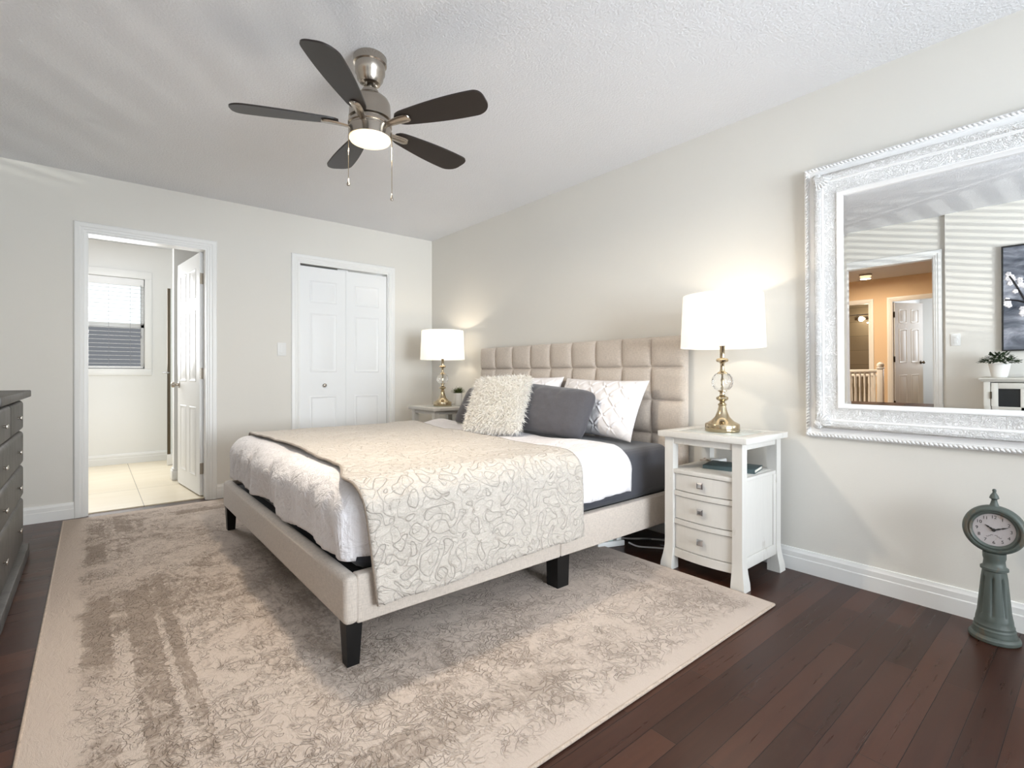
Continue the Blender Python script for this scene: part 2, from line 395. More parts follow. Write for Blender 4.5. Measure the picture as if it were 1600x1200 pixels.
def tube(bm, pts, rad, seg=10, taper=None, cap=True):
    pts = [Vector(p) for p in pts]; rings = []; up = Vector((0, 0, 1))
    for i, p in enumerate(pts):
        d = (pts[min(i + 1, len(pts) - 1)] - pts[max(i - 1, 0)]).normalized()
        a = d.cross(up)
        if a.length < 1e-3: a = d.cross(Vector((1, 0, 0)))
        a.normalize(); c = d.cross(a)
        r = rad * (taper[i] if taper else 1)
        rings.append([bm.verts.new(p + a * (r * cos(2 * pi * k / seg)) + c * (r * sin(2 * pi * k / seg))) for k in range(seg)])
    for A, B in zip(rings, rings[1:]):
        for k in range(seg): bm.faces.new((A[k], A[(k + 1) % seg], B[(k + 1) % seg], B[k]))
    if cap: bm.faces.new(rings[0][::-1]); bm.faces.new(rings[-1])
    return [v for r in rings for v in r]
def smooth_path(pts, n=8):
    P = [Vector(p) for p in pts]; out = []
    for i in range(len(P) - 1):
        p0, p1, p2, p3 = P[max(i - 1, 0)], P[i], P[i + 1], P[min(i + 2, len(P) - 1)]
        for k in range(n):
            t = k / n
            out.append(0.5 * ((2 * p1) + (p2 - p0) * t + (2 * p0 - 5 * p1 + 4 * p2 - p3) * t * t + (3 * p1 - p0 - 3 * p2 + p3) * t ** 3))
    out.append(P[-1]); return out
def extrude_profile(bm, prof, p0, p1, out):
    """profile (d outwards from the wall, z) swept from p0 to p1; out = unit vector off the wall"""
    p0 = Vector(p0); p1 = Vector(p1); out = Vector(out); A = []; B = []
    for d, z in prof:
        A.append(bm.verts.new(p0 + out * d + Vector((0, 0, z)))); B.append(bm.verts.new(p1 + out * d + Vector((0, 0, z))))
    n_ = len(prof)
    for i in range(n_):
        j = (i + 1) % n_; bm.faces.new((A[i], A[j], B[j], B[i]))
    bm.faces.new(A[::-1]); bm.faces.new(B)
def rect_sweep(bm, hw, z0, z1, prof, to3):
    """closed rectangular frame: prof = (inset, height) ; to3(u, v, h) -> point"""
    rings = []
    for d, h in prof:
        rings.append([bm.verts.new(to3(u, v, h)) for u, v in ((-hw + d, z0 + d), (hw - d, z0 + d), (hw - d, z1 - d), (-hw + d, z1 - d))])
    for a, b_ in zip(rings, rings[1:]):
        for i in range(4):
            j = (i + 1) % 4; bm.faces.new((a[i], a[j], b_[j], b_[i]))
def fbm(p, o=3):
    v = 0; a = 1; q = Vector(p)
    for _ in range(o):
        v += a * noise.noise(q); a *= 0.5; q = q * 2.03 + Vector((3.1, 1.7, 5.3))
    return v
def struct(name, bm, mat, label, cat, smooth=35):
    return tag(obj(name, bm, mat, None, smooth), label, cat, kind='structure')

# ------------------------------------------------------------------ room shell
H = 2.44
XW = -3.68; XW2 = -3.645; JOG = -3.64; YB = -6.9; T = 0.12
def wall_cells(bm, axis, a0, a1, t0, t1, z0, z1, holes):
    As = sorted({a0, a1, *[h[0] for h in holes], *[h[1] for h in holes]}); Zs = sorted({z0, z1, *[h[2] for h in holes], *[h[3] for h in holes]})
    As = [a for a in As if a0 <= a <= a1]; Zs = [z for z in Zs if z0 <= z <= z1]
    for p, q in zip(As, As[1:]):
        for r, s in zip(Zs, Zs[1:]):
            cx, cz = (p + q) / 2, (r + s) / 2
            if any(h[0] < cx < h[1] and h[2] < cz < h[3] for h in holes): continue
            if axis == 'x': box(bm, p, q, t0, t1, r, s)
            else: box(bm, t0, t1, p, q, r, s)
    bmesh.ops.remove_doubles(bm, verts=bm.verts[:], dist=1e-5)
D1 = (-2.833, -2.085, 0.0, 2.027); D2 = (-1.374, -0.504, 0.0, 2.027)
bm = bmesh.new(); wall_cells(bm, 'x', XW - T, T, 0, T, 0, H, [D1, D2]); struct('wall_left', bm, 'wall', 'pale greige wall with the bathroom doorway and the closet', 'wall')
bm = bmesh.new(); box(bm, 0, T, YB, 0, 0, H); struct('wall_right', bm, 'wall', 'pale greige wall behind the headboard and the mirror', 'wall')
D3 = (-3.548, -2.775, 0.0, 2.05)
bm = bmesh.new()
wall_cells(bm, 'y', JOG, 0, XW - T, XW, 0, H, [D3])
box(bm, XW - T, XW2, YB, JOG, 0, H)
struct('wall_front', bm, 'wall', 'wall with the hall doorway, seen only in the mirror', 'wall')
# floor / ceiling (bay included)
bm = bmesh.new(); box(bm, XW - 0.06, 0.0, -7.6, 0.06, -0.1, 0.0); struct('floor', bm, 'floor', 'dark reddish brown hardwood plank floor', 'floor')
bm = bmesh.new(); box(bm, XW - 0.06, 0.0, -7.6, 0.06, H, H + 0.1); struct('ceiling', bm, 'ceiling', 'white knockdown textured ceiling', 'ceiling')
# back wall with bay
def seg_wall(bm, p, q, th, z0, z1):
    p = Vector((p[0], p[1], 0)); q = Vector((q[0], q[1], 0)); d = (q - p); L = d.length; a = atan2(d.y, d.x)
    M = Matrix.Translation(p) @ Matrix.Rotation(a, 4, 'Z'); box(bm, 0, L, -th, 0, z0, z1, M=M)
BAY = [(-2.55, YB), (-2.10, -7.45), (-0.90, -7.45), (-0.45, YB)]
ZS, ZH = 0.55, 2.05
bm = bmesh.new()
box(bm, XW, -2.55, YB - T, YB, 0, H); box(bm, -0.45, T, YB - T, YB, 0, H)
for p, q in zip(BAY, BAY[1:]):
    seg_wall(bm, p, q, 0.1, 0, ZS); seg_wall(bm, p, q, 0.1, ZH, H)
struct('wall_back', bm, 'wall', 'wall with the bay window behind the camera', 'wall')
def win_unit(idx, p, q, blind=True):
    d = Vector((q[0] - p[0], q[1] - p[1], 0)); L = d.length; a = atan2(d.y, d.x)
    root = thing('window_%d' % idx, 'bay window pane behind the camera', 'window', (p[0], p[1], ZS), (0, 0, a), 'bay window panes', 'structure')
    b1 = bmesh.new()
    for x0, x1, z0, z1 in ((0, L, 0, 0.05), (0, L, ZH - ZS - 0.05, ZH - ZS), (0, 0.05, 0.05, ZH - ZS - 0.05), (L - 0.05, L, 0.05, ZH - ZS - 0.05)):
        box(b1, x0, x1, -0.08, -0.03, z0, z1, 0.004)
    obj('frame', b1, 'trim', root)
    b1 = bmesh.new(); box(b1, 0.05, L - 0.05, -0.06, -0.054, 0.05, ZH - ZS - 0.05); obj('pane', b1, 'pane', root)
    bl = thing('window_blind', 'white slat blind in the bay window behind the camera', 'blind', (p[0], p[1], ZS), (0, 0, a), 'bay window blinds')
    b1 = bmesh.new(); k = 0
    z = 0.1
    while z < ZH - ZS - 0.08:
        M = Matrix.Translation((0, -0.005, z)) @ Matrix.Rotation(R_(-14), 4, 'X'); box(b1, 0.055, L - 0.055, -0.022, 0.022, -0.001, 0.001, M=M); z += 0.045
    obj('slats', b1, 'slat', bl)
    b1 = bmesh.new(); box(b1, 0.052, L - 0.052, -0.028, 0.02, ZH - ZS - 0.085, ZH - ZS - 0.052, 0.003); obj('head_rail', b1, 'slat', bl)
for i, (p, q) in enumerate(zip(BAY, BAY[1:])): win_unit(i + 2, p, q)

# baseboards
BASEP = [(0, 0), (0.016, 0), (0.016, 0.066), (0.0135, 0.070), (0.0135, 0.094), (0.010, 0.100), (0.008, 0.112), (0.0, 0.114)]
CASW = 0.066
def baseboard(name, p0, p1, out, label):
    b1 = bmesh.new(); extrude_profile(b1, BASEP, p0, p1, out); return struct(name, b1, 'trim', label, 'baseboard', 30)
baseboard('baseboard_right', (0, YB, 0), (0, 0, 0), (-1, 0, 0), 'white moulded baseboard under the mirror wall')
b1 = bmesh.new()
for x0, x1 in ((XW, D1[0] - CASW), (D1[1] + CASW, D2[0] - CASW), (D2[1] + CASW, -0.016)):
    extrude_profile(b1, BASEP, (x0, 0, 0), (x1, 0, 0), (0, -1, 0))
struct('baseboard_left', b1, 'trim', 'white moulded baseboard along the doorway wall', 'baseboard', 30)
b1 = bmesh.new()
extrude_profile(b1, BASEP, (XW, 0, 0), (XW, D3[1] + CASW, 0), (1, 0, 0)); extrude_profile(b1, BASEP, (XW2, JOG, 0), (XW2, YB, 0), (1, 0, 0))
struct('baseboard_front', b1, 'trim', 'white baseboard of the hall doorway wall', 'baseboard', 30)
# door casings
CASP = [(0.0, 0.0), (0.0, 0.012), (0.006, 0.017), (0.030, 0.019), (0.036, 0.015), (0.050, 0.015), (0.056, 0.011), (CASW, 0.010), (CASW, 0.0)]
def casing(name, a0, a1, ztop, to3, label, depth):
    """U shaped casing outside opening a0..a1 x 0..ztop, with jamb lining of the given depth"""
    b1 = bmesh.new(); n_ = len(CASP); ringsets = []
    for d, h in CASP:
        e = CASW - d
        ringsets.append([b1.verts.new(to3(a0 - e, 0, h)), b1.verts.new(to3(a0 - e, ztop + e, h)), b1.verts.new(to3(a1 + e, ztop + e, h)), b1.verts.new(to3(a1 + e, 0, h))])
    for a, b_ in zip(ringsets, ringsets[1:]):
        for i in range(3): b1.faces.new((a[i], a[i + 1], b_[i + 1], b_[i]))
    for k in (0, 3): b1.faces.new([r[k] for r in ringsets])
    # jamb lining: three thin boards
    for (u0, u1, v0, v1) in ((a0, a0 + 0.012, 0, ztop), (a1 - 0.012, a1, 0, ztop), (a0 + 0.012, a1 - 0.012, ztop - 0.012, ztop)):
        P = [Vector(to3(u, v, h)) for h in (0.0, -depth) for u, v in ((u0, v0), (u1, v0), (u1, v1), (u0, v1))]
        V = [b1.verts.new(x) for x in P]
        for f in ((0, 1, 2, 3), (4, 5, 6, 7), (0, 1, 5, 4), (1, 2, 6, 5), (2, 3, 7, 6), (3, 0, 4, 7)): b1.faces.new([V[i] for i in f])
    return struct(name, b1, 'trim', label, 'door casing', 25)
casing('trim_1', D1[0], D1[1], D1[3], lambda u, v, h: (u, -h, v), 'white casing around the open bathroom doorway', T)
casing('trim_2', D2[0], D2[1], D2[3], lambda u, v, h: (u, -h, v), 'white casing around the closet doors', T)
casing('trim_3', D3[0], D3[1], D3[3], lambda u, v, h: (XW + h, u, v), 'white casing of the hall doorway in the mirror', T)

# six panel door leaf, local: x 0..W, z 0..Ht, thickness y -t/2..t/2, raised panels both faces
def panel_leaf(bm, x0, W, Ht, t, cols, rows, stile, zs):
    """zs = list of (z0,z1) for the panel rows"""
    box(bm, x0, x0 + W, -t / 2, t / 2, 0, Ht, 0.002, 1)
    cw = (W - stile * (cols + 1)) / cols
    for c in range(cols):
        px0 = x0 + stile + c * (cw + stile)
        for (z0, z1) in zs:
            for sgn in (-1, 1):
                # sunk moulding ring and raised field
                prof = [(0.0, 0.0), (0.004, 0.003), (0.010, 0.004), (0.016, 0.0005), (0.03, 0.0005), (0.045, 0.004)]
                rings = []
                for d, h in prof:
                    y = sgn * (t / 2 + h)
                    rings.append([bm.verts.new(v) for v in ((px0 + d, y, z0 + d), (px0 + cw - d, y, z0 + d), (px0 + cw - d, y, z1 - d), (px0 + d, y, z1 - d))])
                for a, b_ in zip(rings, rings[1:]):
                    for i in range(4):
                        j = (i + 1) % 4; bm.faces.new((a[i], a[j], b_[j], b_[i]))
                bm.faces.new(rings[-1])
def door_knob(bm, M):
    lathe(bm, [(0.030, 0.0), (0.030, 0.006), (0.012, 0.010), (0.011, 0.028), (0.022, 0.034), (0.027, 0.046), (0.024, 0.058), (0.012, 0.064), (0, 0.065)], 20, M)
def hinge_set(root, x, y, zs, w_=0.03):
    for z in zs:
        b1 = bmesh.new(); box(b1, x - w_, x, y - 0.002, y, z - 0.045, z + 0.045); lathe(b1, [(0.006, -0.048), (0.006, 0.048)], 10, Matrix.Translation((x, y - 0.004, z))); obj('hinge', b1, 'nickel', root)
ROWS = [(0.14, 0.72), (0.93, 1.53), (1.63, 1.88)]
# door_1: bathroom door, hinged at right jamb, opened into the bathroom
d1 = thing('door_1', 'white six panel bathroom door standing open', 'door', (D1[1] - 0.022, T - 0.012, 0.018), (0, 0, R_(95.5)), kind='structure')
b1 = bmesh.new(); panel_leaf(b1, 0.0, 0.735, 1.995, 0.035, 2, 3, 0.11, ROWS); obj('leaf', b1, 'door', d1)
b1 = bmesh.new(); door_knob(b1, Matrix.Translation((0.675, 0.0175, 0.90)) @ Matrix.Rotation(-pi / 2, 4, 'X')); door_knob(b1, Matrix.Translation((0.675, -0.0175, 0.90)) @ Matrix.Rotation(pi / 2, 4, 'X')); obj('knob', b1, 'nickel', d1)
for z in (0.22, 1.0, 1.78):
    b1 = bmesh.new(); box(b1, -0.003, -0.0005, -0.016, 0.016, z - 0.045, z + 0.045); lathe(b1, [(0.006, -0.046), (0.006, 0.046)], 10, Matrix.Translation((-0.006, -0.017, z))); obj('hinge', b1, 'nickel', d1)
# door_2: closet bifold
d2 = thing('door_2', 'white six panel bifold closet doors, closed', 'closet door', (D2[0], 0.028, 0.012), kind='structure')
lw = (D2[1] - D2[0] - 0.024 - 0.006) / 2
for k in range(2):
    b1 = bmesh.new(); panel_leaf(b1, 0.0145 + k * (lw + 0.001), lw, 1.985, 0.03, 1, 3, 0.085, [(0.16, 0.80), (1.02, 1.56), (1.66, 1.86)]); obj('leaf', b1, 'door', d2)
b1 = bmesh.new(); lathe(b1, [(0.008, 0), (0.007, 0.012), (0.015, 0.018), (0.017, 0.026), (0.012, 0.032), (0, 0.033)], 18, Matrix.Translation((0.229, -0.0155, 0.898)) @ Matrix.Rotation(pi / 2, 4, 'X')); obj('knob', b1, 'nickel', d2)
b1 = bmesh.new(); box(b1, D2[0], D2[1], 0.3, 0.32, 0, 2.1); struct('wall_closet', b1, 'wall', 'inside of the closet behind the closed doors', 'wall')

# light switches
def switch(name, label, loc, rotz):
    s = thing(name, label, 'light switch', loc, (0, 0, rotz))
    b1 = bmesh.new(); box(b1, -0.036, 0.036, -0.006, 0, -0.058, 0.058, 0.003); obj('plate', b1, 'plastic', s)
    b1 = bmesh.new(); box(b1, -0.017, 0.017, -0.009, -0.006, -0.033, 0.033, 0.001); obj('rocker', b1, 'plastic', s)
    return s
switch('light_switch', 'white rocker switch between the bathroom doorway and the closet', (-1.519, 0, 1.232), 0)
switch('light_switch', 'white rocker switch seen in the mirror beside the hall doorway', (XW2, -3.715, 1.225), -pi / 2 + pi)

# ------------------------------------------------------------------ bathroom
BY = 2.44
bm = bmesh.new(); box(bm, -4.3, -0.9, 0.06, BY + 0.1, -0.1, 0.008); struct('floor_bath', bm, 'tile', 'cream tiled bathroom floor beyond the doorway', 'floor')
bm = bmesh.new(); box(bm, -4.3, -0.9, 0.06, BY + 0.1, 2.48, 2.58); struct('ceiling_bath', bm, 'ceiling', 'white bathroom ceiling', 'ceiling')
WX0, WX1, WZ0, WZ1 = -3.20, -2.338, 1.075, 2.10
bm = bmesh.new(); wall_cells(bm, 'x', -4.3, -0.9, BY, BY + 0.1, 0, 2.48, [(WX0, WX1, WZ0, WZ1)]); struct('wall_bath', bm, 'bathwall', 'white bathroom wall with the window', 'wall')
bm = bmesh.new(); box(bm, -4.4, -4.3, 0.06, BY + 0.1, 0, 2.5); box(bm, -1.0, -0.9, 0.06, BY + 0.1, 0, 2.5); struct('wall_bath_side', bm, 'bathwall', 'side walls of the bathroom', 'wall')
bm = bmesh.new(); box(bm, -2.205, -1.0, 1.02, 1.12, 0, 2.48); struct('wall_bath_partition', bm, 'bathwall', 'end of the bathroom partition behind the open door', 'wall')
b1 = bmesh.new()
extrude_profile(b1, BASEP, (-4.3, BY, 0.008), (-0.9, BY, 0.008), (0, -1, 0)); struct('baseboard_bath', b1, 'trim', 'white baseboard under the bathroom window', 'baseboard', 30)
b1 = bmesh.new(); box(b1, -2.222, -1.0, 1.003, 1.137, 0.008, 0.10, 0.003); box(b1, -2.216, -1.0, 1.009, 1.131, 0.10, 0.118, 0.004)
struct('baseboard_partition', b1, 'trim', 'short white baseboard around the partition end', 'baseboard', 30)
wn = thing('window_1', 'white sash window of the bathroom', 'window', (0, BY, 0), kind='structure')
b1 = bmesh.new()
for x0, x1, z0, z1 in ((WX0 - 0.066, WX1 + 0.066, WZ1, WZ1 + 0.085), (WX0 - 0.066, WX1 + 0.066, WZ0 - 0.075, WZ0), (WX1, WX1 + 0.066, WZ0, WZ1), (WX0 - 0.066, WX0, WZ0, WZ1)):
    box(b1, x0, x1, -0.018, 0.0, z0, z1, 0.004)
obj('casing', b1, 'trim', wn)
b1 = bmesh.new()
for x0, x1, z0, z1 in ((WX0, WX1, WZ0, WZ0 + 0.03), (WX0, WX1, WZ1 - 0.03, WZ1), (WX1 - 0.035, WX1, WZ0, WZ1), (WX0, WX0 + 0.035, WZ0, WZ1), (WX0, WX1, 1.545, 1.595)):
    box(b1, x0, x1, 0.05, 0.085, z0, z1, 0.003)
obj('sash', b1, 'trim', wn)
b1 = bmesh.new(); box(b1, WX0 + 0.03, WX1 - 0.03, 0.066, 0.069, 1.59, WZ1 - 0.03); obj('pane', b1, 'pane', wn)
b1 = bmesh.new(); box(b1, WX0 + 0.03, WX1 - 0.03, 0.066, 0.069, WZ0 + 0.03, 1.55); o_ = obj('screen', b1, 'screen', wn); o_['label'] = 'grey insect screen over the lower sash'
bl = thing('window_blind', 'white open slat blind in the bathroom window', 'blind', (0, BY, 0))
b1 = bmesh.new(); box(b1, WX0 + 0.01, WX1 - 0.006, -0.002, 0.045, 2.015, WZ1 - 0.002, 0.003); obj('head_rail', b1, 'slat', bl)
b1 = bmesh.new(); z = 1.135
while z < 2.0:
    box(b1, WX0 + 0.012, WX1 - 0.012, 0.004, 0.042, z - 0.0015, z + 0.0015); z += 0.0445
obj('slats', b1, 'slat', bl)
b1 = bmesh.new(); box(b1, WX0 + 0.012, WX1 - 0.012, 0.004, 0.042, 1.082, 1.105, 0.004); obj('bottom_rail', b1, 'slat', bl)
for x in (-2.47, -2.66, -2.84, -3.03):
    b1 = bmesh.new(); tube(b1, [(x, 0.003, 1.1), (x, 0.003, 2.02)], 0.0013, 6); obj('ladder_cord', b1, 'cord', bl)
b1 = bmesh.new(); tube(b1, [(WX1 - 0.035, -0.004, 1.45), (WX1 - 0.035, -0.004, 2.03)], 0.0025, 6); lathe(b1, [(0.003, 0), (0.007, 0.004), (0.007, 0.03), (0.003, 0.036)], 10, Matrix.Translation((WX1 - 0.035, -0.004, 1.42))); obj('pull_cord', b1, 'cord', bl)
# shower screen edge past the partition
sd = thing('shower_door', 'narrow shower door edge with a chrome pull past the bathroom partition', 'shower door', (-2.165, 2.0, 0.01))
b1 = bmesh.new(); box(b1, 0, 0.03, -0.012, 0.012, 0.12, 1.95, 0.003); obj('edge_rail', b1, 'bronze', sd)
b1 = bmesh.new(); box(b1, 0.03, 0.7, -0.004, 0.004, 0.12, 1.95); obj('panel', b1, 'pane', sd)
b1 = bmesh.new(); box(b1, 0, 0.7, -0.02, 0.02, 0, 0.12, 0.004); obj('sill', b1, 'trim', sd)
b1 = bmesh.new(); tube(b1, smooth_path([(0.015, -0.012, 1.02), (0.0, -0.05, 1.02), (-0.05, -0.055, 1.02)], 5), 0.009, 10); obj('pull', b1, 'chrome', sd)

# ------------------------------------------------------------------ hall seen in the mirror
HX = -8.0
bm = bmesh.new(); box(bm, -10.4, XW - 0.06, -4.6, -0.2, -0.1, 0.0); struct('floor_hall', bm, 'floor', 'dark floor of the hall in the mirror', 'floor')
bm = bmesh.new(); box(bm, -10.4, XW - 0.06, -4.6, -0.2, H, H + 0.1); struct('ceiling_hall', bm, 'ceiling', 'hall ceiling in the mirror', 'ceiling')
HB = (-1.87, -1.05, 0, 2.03); HD = (-2.96, -2.20, 0, 2.03)
bm = bmesh.new(); wall_cells(bm, 'y', -4.6, -0.2, HX - 0.1, HX, 0, H, [HB, HD]); struct('wall_hall', bm, 'hallwall', 'warm lit far wall of the hall in the mirror', 'wall')
bm = bmesh.new(); box(bm, -10.4, XW - T, -4.7, -4.6, 0, H); box(bm, -10.4, XW - T, -0.2, -0.1, 0, H); struct('wall_hall_side', bm, 'hallwall', 'side walls of the hall', 'wall')
bm = bmesh.new(); box(bm, -10.5, -10.4, -4.7, -0.1, 0, H); box(bm, -10.4, HX - 0.1, -2.12, -2.02, 0, H); struct('wall_hall_rooms', bm, 'bathwall', 'pale walls of the rooms across the hall', 'wall')
casing('trim_4', HB[0], HB[1], HB[3], lambda u, v, h: (HX + h, u, v), 'white casing of the far bathroom in the mirror', 0.1)
casing('trim_5', HD[0], HD[1], HD[3], lambda u, v, h: (HX + h, u, v), 'white casing of the far bedroom in the mirror', 0.1)
d3 = thing('door_3', 'white six panel door ajar across the hall, in the mirror', 'door', (HX - 0.05, HD[1] - 0.015, 0.012), (0, 0, R_(-90 - 70)), kind='structure')
b1 = bmesh.new(); panel_leaf(b1, 0, 0.74, 1.99, 0.035, 2, 3, 0.11, ROWS); obj('leaf', b1, 'door', d3)
b1 = bmesh.new()
door_knob(b1, Matrix.Translation((0.68, 0.0175, 0.93)) @ Matrix.Rotation(-pi / 2, 4, 'X')); door_knob(b1, Matrix.Translation((0.68, -0.0175, 0.93)) @ Matrix.Rotation(pi / 2, 4, 'X')); obj('knob', b1, 'bronze', d3)
for z in (0.22, 1.0, 1.78):
    b1 = bmesh.new(); box(b1, -0.004, 0.0, -0.017, 0.024, z - 0.05, z + 0.05); obj('hinge', b1, 'bronze', d3)
# far bathroom: tiled back wall, lit fixture, curtain rod
bm = bmesh.new(); box(bm, -9.75, -9.7, -2.0, -0.2, 0, H); struct('wall_shower', bm, 'showertile', 'taupe tiled shower wall in the far bathroom', 'wall')
vl = thing('vanity_light', 'lit bar light high in the far bathroom, in the mirror', 'wall light', (-9.69, -1.55, 1.86))
b1 = bmesh.new(); box(b1, 0, 0.04, -0.35, 0.35, -0.03, 0.03, 0.006); obj('backplate', b1, 'chrome', vl)
for k in range(3):
    b1 = bmesh.new(); lathe(b1, [(0.02, 0), (0.045, 0.02), (0.05, 0.06), (0.03, 0.1), (0, 0.11)], 16, Matrix.Translation((0.07, -0.25 + 0.25 * k, -0.06))); obj('globe', b1, 'bulb', vl)
cr = tag(obj('curtain_rod', (lambda b: (tube(b, [(-9.0, -2.0, 1.9), (-9.0, -0.22, 1.9)], 0.012, 10), b)[1])(bmesh.new()), 'chrome'), 'thin chrome shower rod in the far bathroom', 'curtain rod')
point('far_bath_light', (-9.3, -1.5, 1.75), 9, (1.0, 0.82, 0.55), 0.01)
# landing rail
def railing(name, label, x, y0, y1, h, step, post=True):
    r = thing(name, label, 'railing', (x, y0, 0))
    L = y1 - y0
    b1 = bmesh.new(); box(b1, -0.032, 0.032, 0, L, h - 0.045, h, 0.012); obj('handrail', b1, 'trim', r)
    b1 = bmesh.new(); box(b1, -0.03, 0.03, 0, L, 0.0, 0.05, 0.004); obj('bottom_rail', b1, 'trim', r)
    if post:
        b1 = bmesh.new(); box(b1, -0.036, 0.036, -0.072, 0.0, 0, h + 0.01, 0.004); box(b1, -0.044, 0.044, -0.08, 0.008, h + 0.01, h + 0.03, 0.006)
        lathe(b1, [(0.03, 0), (0.045, 0.02), (0.045, 0.05), (0.02, 0.075), (0, 0.08)], 14, Matrix.Translation((0, -0.036, h + 0.03))); obj('newel_post', b1, 'trim', r)
    y = step * 0.6
    while y < L - 0.02:
        b1 = bmesh.new(); lathe(b1, [(0.015, 0.05), (0.015, 0.25), (0.009, 0.27), (0.016, 0.33), (0.012, 0.45), (0.009, 0.6), (0.014, 0.63), (0.014, h - 0.04)], 8, Matrix.Translation((0, y, 0))); obj('baluster', b1, 'trim', r, 60)
        y += step
railing('stair_railing', 'white spindle railing with a newel post on the hall landing', -6.2, -2.44, -1.3, 0.88, 0.062)
railing('stair_railing', 'white spindle railing on the far side of the stairwell', -7.3, -2.2, -1.1, 0.78, 0.062, False)
hl = thing('hall_ceiling_light', 'small flush ceiling light in the hall, in the mirror', 'ceiling light', (-7.16, -2.045, H))
b1 = bmesh.new(); lathe(b1, [(0.09, 0), (0.09, -0.02), (0.08, -0.03)], 24); obj('base', b1, 'nickel', hl)
b1 = bmesh.new(); lathe(b1, [(0.08, -0.03), (0.075, -0.05), (0.05, -0.07), (0, -0.075)], 24); obj('diffuser', b1, 'fanglow', hl)
hl_ = area('hall_light', (-7.16, -2.045, H - 0.08), (-7.16, -2.045, 0), 0.14, 0.14, 22, (1.0, 0.80, 0.58)); hl_.data.shape = 'DISK'
hl_added = copy_tree(hl); hl_added.location.x = -5.5; hl_added.location.y = -1.3; hl_added['label'] = 'added flush ceiling light, out of view, brightening the hall'  # added fixture, out of view, there to brighten the hall
hl_ = area('hall_light', (-5.5, -1.3, H - 0.08), (-5.5, -1.3, 0), 0.14, 0.14, 85, (1.0, 0.80, 0.58)); hl_.data.shape = 'DISK'  # lamp of the added fixture, evens out the hall light
area('far_room_daylight', (-10.1, -3.4, 1.5), (-8.5, -2.6, 1.2), 0.9, 1.2, 45, DAY)
ch = thing('chest_of_drawers', 'small white chest in the far bedroom, in the mirror', 'chest', (-9.2, -2.62, 0))
b1 = bmesh.new(); box(b1, -0.25, 0.25, -0.5, 0.0, 0.05, 0.82, 0.005); obj('case', b1, 'cabinet', ch)
b1 = bmesh.new(); box(b1, -0.27, 0.27, -0.52, 0.02, 0.82, 0.85, 0.005); obj('top', b1, 'cabinet', ch)
for k in range(4):
    b1 = bmesh.new(); box(b1, 0.25, 0.268, -0.48, -0.02, 0.09 + k * 0.18, 0.25 + k * 0.18, 0.004); dr = obj('drawer', b1, 'cabinet', ch)
    b1 = bmesh.new(); lathe(b1, [(0.006, 0), (0.013, 0.012), (0.011, 0.022), (0, 0.024)], 12, Matrix.Translation((0.268, -0.1, 0.17 + k * 0.18)) @ Matrix.Rotation(pi / 2, 4, 'Y')); obj('knob', b1, 'bronze', dr)
b1 = bmesh.new(); box(b1, -9.4, -9.0, -2.95, -2.63, 0.85, 0.885, 0.006); tag(obj('tray', b1, 'ink'), 'black flat tray on the far white chest, in the mirror', 'tray')

# white cabinet, plant, painting opposite the mirror
cb = thing('display_cabinet', 'antique white cabinet with dark glass doors, in the mirror', 'cabinet', (XW2 + 0.018, -4.40, 0))
b1 = bmesh.new()
box(b1, 0.0, 0.02, -0.44, 0.44, 0.06, 0.85); box(b1, 0.0, 0.31, -0.45, -0.405, 0, 0.855, 0.003); box(b1, 0.0, 0.31, 0.405, 0.45, 0, 0.855, 0.003); box(b1, 0.0, 0.30, -0.41, 0.41, 0.06, 0.09); box(b1, 0.0, 0.31, -0.41, 0.41, 0.835, 0.855)
obj('case', b1, 'cabinet', cb)
b1 = bmesh.new(); box(b1, -0.005, 0.34, -0.48, 0.48, 0.855, 0.872, 0.004); box(b1, -0.002, 0.325, -0.465, 0.465, 0.84, 0.855, 0.003); obj('top', b1, 'cabinet', cb)
for s in (-1, 1):
    y0, y1 = (0.005, 0.40) if s > 0 else (-0.40, -0.005)
    b1 = bmesh.new(); dz0, dz1 = 0.10, 0.828
    for (p, q, r, t_) in ((y0, y0 + 0.045, dz0, dz1), (y1 - 0.045, y1, dz0, dz1), (y0 + 0.045, y1 - 0.045, dz1 - 0.05, dz1), (y0 + 0.045, y1 - 0.045, dz0, dz0 + 0.06), ((y0 + y1) / 2 - 0.015, (y0 + y1) / 2 + 0.015, dz0 + 0.06, dz1 - 0.05), (y0 + 0.045, y1 - 0.045, 0.585, 0.615), (y0 + 0.045, y1 - 0.045, 0.345, 0.375)):
        box(b1, 0.295, 0.315, p, q, r, t_, 0.002)
    dr = obj('door', b1, 'cabinet', cb)
    b1 = bmesh.new(); box(b1, 0.302, 0.306, y0 + 0.04, y1 - 0.04, dz0 + 0.05, dz1 - 0.045); obj('pane', b1, 'darkpane', dr)
    b1 = bmesh.new(); yy = y0 + 0.022 if s > 0 else y1 - 0.022
    lathe(b1, [(0.006, 0), (0.012, 0.012), (0.01, 0.022), (0, 0.024)], 12, Matrix.Translation((0.315, yy, 0.5)) @ Matrix.Rotation(pi / 2, 4, 'Y')); obj('knob', b1, 'bronze', dr)
    b1 = bmesh.new(); yy = y1 if s > 0 else y0
    b1.free()
    for z in (0.2, 0.72):
        b1 = bmesh.new(); lathe(b1, [(0.006, -0.03), (0.006, 0.03)], 10, Matrix.Translation((0.318, yy, z))); obj('hinge', b1, 'bronze', dr)
